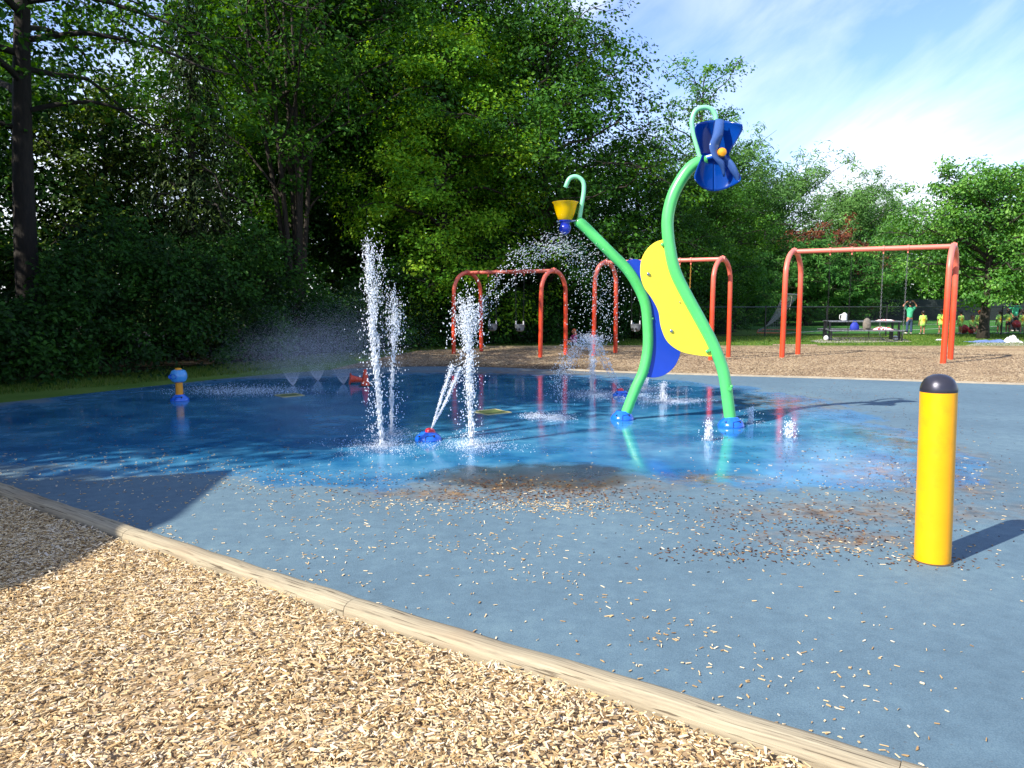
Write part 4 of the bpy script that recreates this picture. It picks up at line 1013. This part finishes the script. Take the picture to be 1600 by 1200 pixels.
MB().tube(spline([(-.07, 0, .29), (-.05, 0, .38), (.05, 0, .38), (.07, 0, .29)], 10), .01, 6).build('handle', M['bluebag'], e)
pp = onT(1354, .455, -.8); e = empty('grey_backpack', pp); tag(e, 'grey backpack standing on the bench beside the blue bag', 'backpack')
MB().lathe([(.13, 0), (.16, .05), (.165, .3), (.13, .42), (.06, .48), (.0001, .5)], (0, 0, 0), 18, None, 1, .6).build('pack', M['greybag'], e)
MB().lathe([(.10, .0), (.13, .04), (.12, .2), (.0001, .24)], (0, -.1, .08), 14, None, 1, .5).build('pocket', M['greybag'], e)
MB().tube(spline([(-.05, 0, .46), (-.04, 0, .53), (.04, 0, .53), (.05, 0, .46)], 8), .012, 6).build('handle', M['dark_cloth'], e)
def cloth(u, y, z, sx, sy, h, mat, lab, name):
    x0, y0, z0 = onT(u, z, y)
    V = []; Fs = []; n1, n2 = 16, 8
    for i in range(n1 + 1):
        for j in range(n2 + 1):
            s, t = i / n1 * 2 - 1, j / n2 * 2 - 1
            V.append((s * sx / 2 * (1 + .05 * math.sin(j * 3)), t * sy / 2, max(0, h * (1 - s ** 4) * (1 - t ** 4) * (.5 + .5 * random.random()))))
    for i in range(n1):
        for j in range(n2): a = i * (n2 + 1) + j; Fs.append((a, a + n2 + 1, a + n2 + 2, a + 1))
    o = MB().add(V, Fs).build(name, mat, None, (x0, y0, z0)); o.modifiers.new('Solidify', 'SOLIDIFY').thickness = .008; tag(o, lab, 'cloth')
cloth(1379, -.82, .462, .85, .28, .14, M['redcheck'], 'crumpled red and white cloth on the right of the near bench', 'folded_towel')
cloth(1383, .1, .822, .7, .35, .06, M['redcheck'], 'flat red and white cloth lying on the table top', 'picnic_cloth')
for (u, v, z, lab) in [(1291, 526, .14, 'white ball under the left end of the picnic table'), (1399, 526, .14, 'white ball at the right end of the picnic table')]:
    x0, y0, z0 = onT(u, .15, -.6); o = MB(); o.ball((0, 0, 0), .105, 18); o.tube([(-.1, 0, -.04), (.1, 0, -.04)], .012, 6); tag(o.build('white_ball', M['white'], None, (x0, y0, .12)), lab, 'ball', 'white balls by the table')
# blue tarp, white plastic and paper on the slab
def flatcloth(u, v, sx, sy, h, mat, lab, name):
    p = gp(u, v); V = []; Fs = []; n1, n2 = 14, 8
    for i in range(n1 + 1):
        for j in range(n2 + 1):
            s, t = i / n1 * 2 - 1, j / n2 * 2 - 1; V.append((s * sx / 2 * (1 + .08 * math.sin(j * 2)), t * sy / 2 * (1 + .1 * math.sin(i)), h * (1 - s * s) * (1 - t * t) * (.6 + .8 * random.random())))
    for i in range(n1):
        for j in range(n2): a = i * (n2 + 1) + j; Fs.append((a, a + n2 + 1, a + n2 + 2, a + 1))
    tag(MB().add(V, Fs).build(name, mat, None, (p[0], p[1], .02)), lab, 'cloth').modifiers.new('Solidify', 'SOLIDIFY').thickness = .006
flatcloth(1552, 535, 1.9, .8, .08, M['bluetarp'], 'crumpled blue sheet lying behind the pale slab', 'blue_sheet')
flatcloth(1580, 535.5, .65, .5, .22, M['white'], 'white plastic bag lying beside the blue sheet', 'white_bag')
flatcloth(1468, 532, .35, .2, .04, M['white'], 'white paper lying on the lawn behind the right swing post', 'paper')

# ------------------------------------------------------------------ people
def skinobj(name, pts, edges, rad, mat, parent, sub=1):
    me = bpy.data.meshes.new(name); me.from_pydata([tuple(p) for p in pts], edges, []); me.update()
    o = link(name, me, parent); me.materials.append(mat)
    m = o.modifiers.new('Skin', 'SKIN'); m.use_smooth_shade = True
    for i, r in enumerate(rad):
        sv = me.skin_vertices[0].data[i]; sv.radius = (r, r) if not isinstance(r, tuple) else r; sv.use_root = (i == 0)
    s = o.modifiers.new('Subdivision', 'SUBSURF'); s.levels = sub; s.render_levels = sub
    return o
def person(loc, rz, h, label, top, legs, hair, skin=None, pose='stand', hair_long=False, tail=False, child=True, armL=None, armR=None, dress=False, group=None):
    skin = skin or M['skin']
    e = empty('person', loc, rz); tag(e, label, 'person', group)
    hs = .165 if child else .132          # head height / body height
    hip = .47 * h; sh = .80 * h if not child else .755 * h; hw = .055 * h; sw = (.105 if child else .115) * h
    if pose == 'sit':
        dz = -hip + .30 * h / 1.0; dz = -hip + (.34 if child else .45)
    elif pose == 'floor': dz = -hip + .1
    else: dz = 0
    lean = .0
    def Z(z): return z + dz
    b = .024 * h
    pts = [(0, 0, Z(hip)), (0, -.005, Z(hip + .13 * h)), (0, 0, Z(sh - .03 * h)), (0, 0, Z(sh + .035 * h)), (0, -.01, Z(sh + .07 * h))]
    rad = [(.078 * h, .06 * h), (.07 * h, .052 * h), (.085 * h, .055 * h), .03 * h, .03 * h]
    ed = [(0, 1), (1, 2), (2, 3), (3, 4)]
    legs_pts = {}
    for s in (-1, 1):
        k = len(pts)
        if pose == 'sit' or pose == 'floor':
            fl = .235 * h
            if pose == 'sit': kn = (s * hw * 1.5, -fl, Z(hip) + .01); an = (s * hw * 1.4, -fl - .03, max(.05, Z(hip) - .22 * h)); to = (s * hw * 1.5, -fl - .12 * h, .03)
            else: kn = (s * hw * 1.5, -fl, Z(hip) + .12 * h); an = (s * hw * 1.7, -fl * 1.75, .06); to = (s * hw * 1.9, -fl * 1.75 - .1 * h, .06)
        else:
            kn = (s * hw * 1.15, -.008, .26 * h); an = (s * hw * 1.2, .01, .045 * h); to = (s * hw * 1.4, -.09 * h, .02 * h)
        pts += [(s * hw, 0, Z(hip - .02 * h)), kn, an, to]; rad += [.05 * h, .034 * h, .022 * h, .02 * h]
        ed += [(0, k), (k, k + 1), (k + 1, k + 2), (k + 2, k + 3)]; legs_pts[s] = [pts[k], kn, an, to]
    arms = {}
    for s, spec in ((-1, armL), (1, armR)):
        k = len(pts); shd = np.array([s * sw, 0, Z(sh - .01 * h)])
        spec = spec or ('down' if pose == 'stand' else 'knee')
        el, wr, hd_ = {'down': ((s * (sw + .03 * h), .01, Z(sh - .17 * h)), (s * (sw + .035 * h), -.03 * h, Z(sh - .31 * h)), (s * (sw + .03 * h), -.04 * h, Z(sh - .36 * h))),
                       'up': ((s * (sw + .10 * h), -.04, Z(sh + .05 * h)), (s * (sw + .02 * h), -.03, Z(sh + .16 * h)), (s * (sw - .03 * h), -.02, Z(sh + .19 * h))),
                       'hip': ((s * (sw + .11 * h), .04, Z(sh - .13 * h)), (s * (sw + .0 * h), -.02, Z(sh - .25 * h)), (s * (sw - .03 * h), -.03, Z(sh - .27 * h))),
                       'knee': ((s * (sw + .03 * h), -.05 * h, Z(sh - .16 * h)), (s * (sw - .0 * h), -.17 * h, Z(sh - .24 * h)), (s * (sw - .01 * h), -.21 * h, Z(sh - .25 * h))),
                       'out': ((s * (sw + .14 * h), 0, Z(sh - .08 * h)), (s * (sw + .26 * h), -.03, Z(sh - .12 * h)), (s * (sw + .30 * h), -.04, Z(sh - .13 * h))),
                       'fwd': ((s * (sw + .03 * h), -.09 * h, Z(sh - .12 * h)), (s * (sw - .02 * h), -.23 * h, Z(sh - .10 * h)), (s * (sw - .03 * h), -.28 * h, Z(sh - .1 * h)))}[spec]
        pts += [tuple(shd), el, wr, hd_]; rad += [.036 * h, .026 * h, .017 * h, (.022 * h, .012 * h)]
        ed += [(2, k), (k, k + 1), (k + 1, k + 2), (k + 2, k + 3)]; arms[s] = (shd, el, wr, hd_)
        # fingers
        d = np.array(hd_) - np.array(wr); d /= np.linalg.norm(d); side = np.cross(d, [0, 1., .1]); side /= np.linalg.norm(side)
        for q, (o_, l_) in enumerate([(-1.3, .034), (-.45, .042), (.4, .040), (1.2, .032), (2.1, .024)]):
            b0 = np.array(hd_) + side * o_ * .008 * h + d * .004 * h; kk = len(pts)
            b1 = b0 + d * l_ * h * .6 + (side * .01 * h if q == 4 else 0); b2 = b1 + d * l_ * h * .4 + np.array([0, -.006 * h, -.004 * h])
            pts += [tuple(b0), tuple(b1), tuple(b2)]; rad += [.006 * h, .0055 * h, .004 * h]; ed += [(k + 3, kk), (kk, kk + 1), (kk + 1, kk + 2)]
    body = skinobj('body', pts, ed, rad, skin, e)
    # head with a face, on the neck
    R = hs * h / 2; hc = np.array([0, -.015 * h, Z(sh + .06 * h) + R])
    V = []; k = 12; seg = 16
    mb = MB(); mb.ball(hc, R, 18, (.78, .88, 1.0)); mb.ball(hc + np.array([0, -.25, -.55]) * R, R * .5, 12, (.95, .9, .7)); mb.ball(hc + np.array([0, -.92, -.12]) * R, R * .15, 8, (.8, 1, 1.3))
    for s in (-1, 1): mb.ball(hc + np.array([s * .8, .05, -.05]) * R, R * .2, 8, (.4, .8, 1.2))
    hd = mb.build('head', skin, e, auto=0)
    for s in (-1, 1): MB().ball(hc + np.array([s * .3, -.82, .05]) * R, R * .11, 8).build('eye', M['hair_dark'], hd)
    MB().ball(hc + np.array([0, -.82, -.45]) * R, R * .18, 8, (1.2, .4, .35)).build('mouth', M['red_cap'], hd)
    mb = MB(); mb.ball(hc + np.array([0, .16, .16]) * R, R * 1.0, 18, (.88, .95, 1.0))
    if hair_long: mb.ball(hc + np.array([0, .5, -.6]) * R, R * .8, 14, (.95, .5, 1.3))
    if tail: mb.tube(spline([hc + np.array([0, .9, .2]) * R, hc + np.array([0, 1.3, -.3]) * R, hc + np.array([0, 1.15, -1.7]) * R], 8), [R * .3] * 4 + [R * .28, R * .25, R * .2, R * .14, R * .05], 8)
    mb.build('hair', hair, e, auto=0)
    # shirt
    bot = hip - (.17 * h if dress else .02 * h)
    if pose != 'stand': bot = hip - .02 * h
    pts = [(0, 0, Z(bot)), (0, -.003, Z(hip + .12 * h)), (0, 0, Z(sh - .02 * h)), (0, 0, Z(sh + .025 * h))]
    q_ = 1.22 if child else 1
    rad = [((.125 if dress else .095) * h * q_, .085 * h), (.095 * h * q_, .075 * h), (.10 * h * q_, .072 * h), .045 * h]; ed = [(0, 1), (1, 2), (2, 3)]
    for s in (-1, 1):
        shd, el, wr, _ = arms[s]; k = len(pts); el = np.array(el); mid = el * .85 + np.array(wr) * .15 if child else shd * .35 + el * .65
        pts += [tuple(shd), tuple((shd + mid) / 2), tuple(mid)]; rad += [.052 * h, .05 * h, .05 * h]; ed += [(2, k), (k, k + 1), (k + 1, k + 2)]
    skinobj('shirt', pts, ed, rad, top, e)
    # trousers / shorts
    pts = [(0, 0, Z(hip + .02 * h)), (0, 0, Z(hip - .03 * h))]; rad = [(.083 * h, .066 * h), (.08 * h, .066 * h)]; ed = [(0, 1)]
    for s in (-1, 1):
        a, kn, an, to = [np.array(q) for q in legs_pts[s]]; k = len(pts); end = an if not child else a * .35 + kn * .65
        pts += [tuple(a), tuple((a + kn) / 2 if child else kn), tuple(end)]; rad += [.058 * h, .05 * h if child else .042 * h, .05 * h if child else .04 * h]; ed += [(1, k), (k, k + 1), (k + 1, k + 2)]
    skinobj('trousers' if not child else 'shorts', pts, ed, rad, legs, e)
    for s in (-1, 1):
        an, to = np.array(legs_pts[s][2]), np.array(legs_pts[s][3]); MB().ball((an + to) / 2 + np.array([0, 0, -.005]), .07 * h, 12, (.5, 1, .42)).build('shoe', M['shoe'], e)
    return e
GK = 'children in tie-dye shirts behind the fence'
def stand_at(u, Y): return ((u - 800) / F * (Y * CT + CAMZ * ST), Y, .006)
person(stand_at(1420, 37.6), PI * 1.02, 1.64, 'woman in a mint shirt and jeans seen from behind with her arms raised', M['mint_shirt'], M['jeans'], M['hair_dark'], child=False, armL='up', armR='up')
person(stand_at(1441, 37.3), PI, 1.2, 'child in a tie-dye shirt standing alone beside the woman in jeans', M['tiedye'], M['dark_cloth'], M['hair_dark'], dress=True, group=GK)
person(stand_at(1470, 37.4), PI * .95, 1.28, 'child in a tie-dye shirt just left of the thick coral swing post', M['tiedye'], M['jeans'], M['hair_brown'], skin=M['skin'], dress=True, group=GK, armL='out')
person(stand_at(1500, 37.8), PI * 1.1, 1.18, 'dark-haired child in a tie-dye shirt just right of the coral swing post', M['tiedye'], M['dark_cloth'], M['hair_dark'], dress=True, group=GK)
person(stand_at(1517.5, 37.6), .1, 1.2, 'child facing the camera seated on a red ball left of the tree trunk', M['tiedye'], M['dark_cloth'], M['hair_brown'], pose='sit', group=GK)
person(stand_at(1529, 37.9), PI * .9, 1.2, 'brown-haired child half hidden by the tree trunk', M['tiedye'], M['jeans'], M['hair_ginger'], dress=True, group=GK)
person(stand_at(1561, 38.4), PI * .98, 1.22, 'girl with a ponytail in a tie-dye shirt right of the tree trunk', M['tiedye'], M['dark_cloth'], M['hair_dark'], skin=M['skin2'], dress=True, tail=True, group=GK, armL='out')
person(stand_at(1574, 38.3), PI * 1.05, 1.26, 'long-haired child in a tie-dye shirt and black shorts beside the ponytailed girl', M['tiedye'], M['dark_cloth'], M['hair_dark'], skin=M['skin2'], hair_long=True, group=GK, armR='fwd')
person(stand_at(1584, 40.6), -.05, 1.72, 'adult in a mint shirt facing the camera with hands on hips', M['mint_shirt'], M['dark_cloth'], M['hair_dark'], child=False, armL='hip', armR='hip')
person(stand_at(1597, 38.2), PI * .8, 1.2, 'brown-haired child in a tie-dye shirt at the right edge beside a red ball', M['tiedye'], M['dark_cloth'], M['hair_brown'], dress=True, group=GK)
person(stand_at(897, 26.9), math.radians(-65), 1.05, 'child in a pink top sitting on the border behind the swings', M['pink_cloth'], M['dark_cloth'], M['hair_ginger'], pose='floor', hair_long=True, armR='up')
person(stand_at(926, 27.2), .2, 1.0, 'child in a red top sitting between the two rear swing frames', M['red_cloth'], M['jeans'], M['hair_dark'], pose='floor')
for (u, Y, r, z, lab) in [(1505.5, 38.2, .23, .23, 'red ball left of the seated child'), (1518, 37.75, .19, .19, 'red ball under the seated child'), (1587, 38.0, .2, .48, 'red ball held beside the child at the right edge')]:
    p = stand_at(u, Y); m = MB(); m.ball((0, 0, 0), r, 24); m.tube([(0, 0, r * .98), (0, 0, r * 1.03)], .02, 8); tag(m.build('red_ball', M['redball'], None, (p[0], p[1], z + .006)), lab, 'ball', 'red balls')

# ------------------------------------------------------------------ water
ico_v = np.array([(1, 0, 0), (-1, 0, 0), (0, 1, 0), (0, -1, 0), (0, 0, 1), (0, 0, -1)], float)
ico_f = np.array([(0, 2, 4), (2, 1, 4), (1, 3, 4), (3, 0, 4), (2, 0, 5), (1, 2, 5), (3, 1, 5), (0, 3, 5)])
def drops(P, r, stretch=1.0, dirs=None):
    P = np.asarray(P); n = len(P); r = np.broadcast_to(np.asarray(r, float), (n,))
    V = np.broadcast_to(ico_v, (n, 6, 3)) * (r[:, None, None] * (.75 + .5 * rng.random((n, 6, 1))))
    V = V.copy(); st = np.broadcast_to(np.asarray(stretch, float), (n,)); V[:, :, 2] *= st[:, None]
    if dirs is not None:   # shear along direction
        d = dirs / (np.linalg.norm(dirs, axis=1)[:, None] + 1e-9); V[:, :, 0] += V[:, :, 2] * (d[:, 0] / (np.abs(d[:, 2]) + .4))[:, None]; V[:, :, 1] += V[:, :, 2] * (d[:, 1] / (np.abs(d[:, 2]) + .4))[:, None]
    V += P[:, None, :]
    Fc = (np.arange(n)[:, None, None] * 6 + ico_f[None]).reshape(-1, 3)
    return V.reshape(-1, 3), Fc
def dropobj(name, parts, mat, label, cat='water jet', group=None, parent=None):
    Vs, Fs, k = [], [], 0
    for V, Fc in parts: Vs.append(V); Fs.append(Fc + k); k += len(V)
    o = link(name, npmesh(name, np.concatenate(Vs), np.concatenate(Fs), mat, True), parent)
    if parent is None: tag(o, label, cat, group)
    return o
def clipz(P, z=.02): P[:, 2] = np.maximum(P[:, 2], z); return P
def jet(u0, v0, u1, v1, dens, w0, w1, label, extra=0, blob=None, splash=400, spl_r=.35):
    b0 = gp(u0, v0); t = at(u1, v1, b0[1]); H = t[2]
    parts = []
    # stream: tight near base, breaking up towards the top
    n = dens; s = rng.random(n) ** .85
    C = b0[None] + (t - b0)[None] * s[:, None]
    wob = .02 * np.sin(s * 9 + u0) * s
    wd = w0 + (w1 - w0) * s ** 1.4
    nc = max(30, n // 22); cs = rng.random(nc) ** .85; co_ = rng.normal(size=(nc, 2)); ci = rng.integers(0, nc, n); cm_ = (rng.random(n) < .7) & (s > .25)
    s = np.where(cm_, np.clip(cs[ci] + rng.normal(size=n) * .012, 0, 1.02), s); C = b0[None] + (t - b0)[None] * s[:, None]; wd = w0 + (w1 - w0) * np.abs(s) ** 1.4
    jx = np.where(cm_, co_[ci, 0] + rng.normal(size=n) * .22, rng.normal(size=n)); jy = np.where(cm_, co_[ci, 1] + rng.normal(size=n) * .22, rng.normal(size=n))
    P = C + np.stack([jx * wd + wob, jy * wd, rng.normal(size=n) * .02], 1)
    thin = np.clip(1.1 - s * .25, .4, 1)
    parts.append(drops(clipz(P), (.0022 + .0048 * rng.random(n) ** 2) * thin, 1.4 + 4.5 * (1 - np.clip(s, 0, 1))))
    # solid lower core
    m = MB(); k = 30; ss = np.linspace(0, .5, k)
    core = b0[None] + (t - b0)[None] * ss[:, None]; core[0, 2] = .01
    core[:, 0] += .02 * np.sin(ss * 9 + u0) * ss
    V = []; a = np.linspace(0, 2 * PI, 7, endpoint=False)
    rr = w0 * .75 * (.7 + .7 * rng.random((k, 7))) * np.linspace(1, .45, k)[:, None]
    V = (core[:, None, :] + np.stack([rr * np.cos(a), rr * np.sin(a), np.zeros((k, 7))], 2)).reshape(-1, 3)
    Fc = np.array([(i * 7 + j, i * 7 + (j + 1) % 7, (i + 1) * 7 + (j + 1) % 7, (i + 1) * 7 + j) for i in range(k - 1) for j in range(7)])
    Fc = np.concatenate([Fc[:, :3], Fc[:, [0, 2, 3]]])
    parts.append((V, Fc))
    if blob:
        bp_ = at(blob[0], blob[1], b0[1]); n = blob[2]; P = bp_ + rng.normal(size=(n, 3)) * np.array([blob[3], blob[3], blob[4]]); parts.append(drops(clipz(P), .0024 + .0046 * rng.random(n) ** 2, 2.1))
    # falling strays round the column
    n = extra
    if n:
        ang = rng.random(n) * 2 * PI; rad = np.abs(rng.normal(size=n)) * w1 * 2.6 + .02; z = rng.random(n) * H * .95
        P = np.stack([b0[0] + (t[0] - b0[0]) * .6 + np.cos(ang) * rad, b0[1] + np.sin(ang) * rad, z], 1); parts.append(drops(clipz(P), .003 + .0045 * rng.random(n), 1.5))
    # splash crown at the base
    n = splash; ang = rng.random(n) * 2 * PI; rad = np.abs(rng.normal(size=n)) * spl_r * .5 * (1 + .35 * np.sin(ang * 5 + u0) + .2 * np.sin(ang * 11)); z = .016 + rng.exponential(.03, n) * np.exp(-rad * 2.5)
    P = np.stack([b0[0] + np.cos(ang) * rad, b0[1] + np.sin(ang) * rad, z], 1); parts.append(drops(P, .0018 + .0042 * rng.random(n) ** 3, .7))
    return dropobj('water_jet', parts, M['water'], label, group='ground water jets')
jet(597, 700, 573, 378, 3600, .009, .034, 'tallest water jet at the left shooting up from the pad', 700, (586, 440, 450, .06, .28), 3000, .6)
jet(611, 681, 617, 455, 1300, .006, .026, 'second tall water jet just right of the tallest one', 350, (617, 500, 600, .06, .18), 1100, .45)
jet(738, 698, 728, 465, 2400, .010, .034, 'water jet with a broad bushy top behind the domed cannon', 700, (731, 500, 1200, .085, .15), 3200, .6)
jet(925, 616, 926, 527, 1500, .012, .05, 'medium water jet between the middle swing and the shorter green post', 200, (926, 530, 700, .16, .06), 2200, .8)
jet(1008, 610, 1009, 590, 500, .012, .03, 'small water jet under the tip of the blue board', 80, None, 1500, .7)
jet(1037, 629, 1034, 597, 900, .022, .035, 'small white water jet right of the blue board', 60, None, 1300, .6)
jet(1107, 690, 1108, 658, 650, .016, .022, 'bubbling small jet left of the foot of the taller green post', 40, None, 220, .16)
jet(1172, 663, 1174, 638, 520, .014, .022, 'bubbling small jet behind the right of the taller post foot', 40, None, 260, .2)
jet(1233, 685, 1233, 659, 520, .016, .024, 'bubbling small jet furthest right on the pad', 40, None, 180, .14)
# two streams of the cannon and their arc
def arc(P, n, w0, w1, r=.004, grow=1.0, tail=None):
    S_ = spline(P, 200); s = rng.random(n) ** grow; i = (s * 199).astype(int)
    wd = w0 + (w1 - w0) * s ** 1.3
    Q = S_[i] + rng.normal(size=(n, 3)) * wd[:, None]; T = np.gradient(S_, axis=0)[i]
    return drops(clipz(Q), r * (.6 + .8 * rng.random(n)), 1.4, T)
Y0 = gp(669, 687)[1]
parts = []
for (o1, o2) in ((-4, 0), (4, 4)):
    P = [at(675, 668, Y0), at(694 + o1, 620 + o2, Y0 + .2), at(713 + o1 * 1.6, 570 + o2, Y0 + .45)]; S_ = spline(P, 20)
    m = MB(); m.tube(S_, np.linspace(.007, .010, 21), 6)
    Fq = np.array(m.f[4]); parts.append((np.concatenate(m.v), np.concatenate([Fq[:, :3], Fq[:, [0, 2, 3]]])))
    parts.append(arc([at(675, 668, Y0), at(694 + o1, 620 + o2, Y0 + .2), at(713 + o1 * 1.6, 570 + o2, Y0 + .45)], 900, .004, .02, .0045))
dropobj('cannon_stream', parts, M['water'], 'pair of thin water streams rising from the red nozzle of the near cannon', group='cannon water streams')
parts = []
for q, nn in [([(713, 570), (745, 490), (785, 430), (830, 398), (868, 384), (905, 400), (935, 450), (955, 520)], 800), ([(720, 560), (760, 485), (800, 440), (838, 408), (880, 385), (920, 395), (950, 440), (968, 500)], 800), ([(725, 545), (765, 455), (795, 405), (830, 388), (862, 378), (890, 392), (905, 440), (912, 520)], 600)]:
    k = len(q); parts.append(arc([at(u, v, Y0 + .5 + 1.6 * i / k) for i, (u, v) in enumerate(q)], nn, .010, .16, .005, .8))
dropobj('water_arc', parts, M['water'], 'high arc of scattered drops falling between the near jets and the shorter green post', group='cannon water streams')
Yc = gp(971, 615)[1]
parts = []
for q in ([(972, 611), (955, 575), (940, 545), (925, 530), (905, 533), (885, 555), (868, 605)], [(969, 611), (950, 580), (930, 548), (912, 540), (893, 560), (880, 585), (872, 625)]):
    k = len(q); parts.append(arc([at(u, v, Yc - .2 * i) for i, (u, v) in enumerate(q)], 900, .008, .09, .006, .8))
dropobj('cannon_stream', parts, M['water'], 'small arc of water from the far cannon falling to the left', group='cannon water streams')
# splash patches on the pad
def splash(u, v, su, sv, n, h, label):
    X = []; 
    for _ in range(n): X.append(gp(u + rng.normal() * su, v + rng.normal() * sv))
    P = np.array(X); P[:, 2] = .016 + rng.exponential(h, n)
    return dropobj('water_splash', [drops(P, .003 + .006 * rng.random(n) ** 2, .6)], M['water'], label, 'splash', 'splashes on the pad')
splash(835, 652, 10, 2.2, 700, .012, 'left white splash where falling drops hit the pad')
splash(868, 655, 13, 2.6, 900, .014, 'right white splash where falling drops hit the pad')
splash(960, 620, 40, 3, 1500, .012, 'white splash ring round the far cannon')
splash(1065, 628, 22, 1.6, 900, .008, 'thin white splash right of the small white jet')
splash(380, 612, 50, 4, 2600, .02, 'faint spray on the pad right of the amber spray post')
# fan sprays and drifting mist
def fan(u, v, label):
    b0 = gp(u, v); n = 9000
    x = rng.normal(size=n) * .075; q = rng.random(n) < .3
    edge = np.abs(x) ** 1.4 * 3.4; z = np.where(q, edge + rng.exponential(.012, n), edge + rng.exponential(.14, n))
    fade = rng.random(n) < np.exp(-z * 3.2)
    x, z = x[fade], z[fade]; n = len(x)
    P = np.stack([b0[0] + x - .1 * z, b0[1] + rng.normal(size=n) * (.01 + .12 * z), .014 + z], 1)
    return dropobj('fan_spray', [drops(clipz(P), .0013 + .0012 * rng.random(n), 1)], M['mist'], label, 'fan spray', 'fan sprays at the back of the pad')
fan(458, 603, 'left fan of fine spray at the back of the pad'); fan(497, 596, 'middle fan of fine spray at the back of the pad'); fan(537, 601, 'right fan of fine spray left of the cones')
n = 110000
U = np.concatenate([rng.normal(495, 50, n // 2), rng.normal(440, 45, n // 4), rng.normal(550, 45, n - n // 2 - n // 4)]); V_ = np.concatenate([rng.normal(545, 26, n // 2), rng.normal(560, 22, n // 4), rng.normal(540, 35, n - n // 2 - n // 4)])
P = np.array([at(u, v, y) for u, v, y in zip(U, V_, rng.normal(14.6, .6, n))]); P = P[P[:, 2] > .03]
o = dropobj('mist', [drops(P, .0010 + .0015 * rng.random(len(P)), 1)], M['mist'], 'drifting fine mist above the fan sprays', 'mist'); o['kind'] = 'stuff'

# ------------------------------------------------------------------ light, sky, camera
SUN_AZ = math.atan2(-.82, -.57)      # direction towards the sun measured from +Y to +X
EL_ = math.radians(39)
sd = Vector((-.821 * math.cos(EL_), -.571 * math.cos(EL_), math.sin(EL_)))
sl = bpy.data.lights.new('sun', 'SUN'); sl.energy = 4.6; sl.angle = math.radians(.55); sl.color = (1, .93, .82)
so = link('sun', sl); so.rotation_euler = (-sd).to_track_quat('-Z', 'Y').to_euler(); so.location = (-20, -20, 30)
w = bpy.data.worlds.new('World'); S.world = w; w.use_nodes = True; nt = w.node_tree
bg = nt.nodes['Background']
sky = nt.nodes.new('ShaderNodeTexSky'); sky.sky_type = 'NISHITA'; sky.sun_disc = False; sky.sun_elevation = EL_; sky.sun_rotation = SUN_AZ
sky.air_density = 1.0; sky.dust_density = .4; sky.ozone_density = 2.2
tc = nt.nodes.new('ShaderNodeTexCoord').outputs['Generated']
sp = nt.nodes.new('ShaderNodeSeparateXYZ'); nt.links.new(tc, sp.inputs[0])
mp = nt.nodes.new('ShaderNodeMapping'); mp.vector_type = 'TEXTURE'; mp.inputs['Rotation'].default_value = (0, math.radians(-33), 0); mp.inputs['Scale'].default_value = (.9, .6, .26); mp.inputs['Location'].default_value = (.25, 0, .1)
nt.links.new(tc, mp.inputs[0])
c1_ = noise(nt, mp.outputs[0], 1.5, 9, .6, dist=.7); c2_ = noise(nt, tc, 2.6, 4, .5)
f = mth(nt, 'ADD', mth(nt, 'MULTIPLY', c1_, .7), mth(nt, 'MULTIPLY', c2_, .4))
hz = mth(nt, 'MULTIPLY', mth(nt, 'SUBTRACT', .30, sp.outputs[2], clamp=True), .55)
f = mth(nt, 'ADD', mth(nt, 'SUBTRACT', f, .015), hz)
cl = ramp(nt, f, [(.45, (.0, .0, .0)), (.58, (.28, .28, .28)), (.74, (.85, .85, .85))])
skc = mixc(nt, cl, mixc(nt, 1.0, sky.outputs[0], (.80, .86, 1.12, 1), 'MULTIPLY'), (6.0, 6.2, 6.5, 1))
nt.links.new(skc, bg.inputs[0]); bg.inputs[1].default_value = .125
cam = bpy.data.cameras.new('camera'); cam.sensor_width = 36; cam.lens = F / 1600 * 36; cam.clip_end = 2000
co = link('camera', cam); co.location = (0, 0, CAMZ); co.rotation_euler = (PI / 2 - TH, 0, 0); S.camera = co
S.view_settings.view_transform = 'Standard'; S.view_settings.look = 'None'; S.view_settings.exposure = 1.08; S.view_settings.gamma = 1
S.cycles.use_denoising = True
try: S.cycles.denoiser = 'OPENIMAGEDENOISE'
except Exception: pass
S.cycles.max_bounces = 6; S.cycles.diffuse_bounces = 3; S.cycles.glossy_bounces = 3; S.cycles.transmission_bounces = 4; S.cycles.transparent_max_bounces = 12
S.cycles.caustics_reflective = False; S.cycles.caustics_refractive = False; S.cycles.sample_clamp_indirect = 6
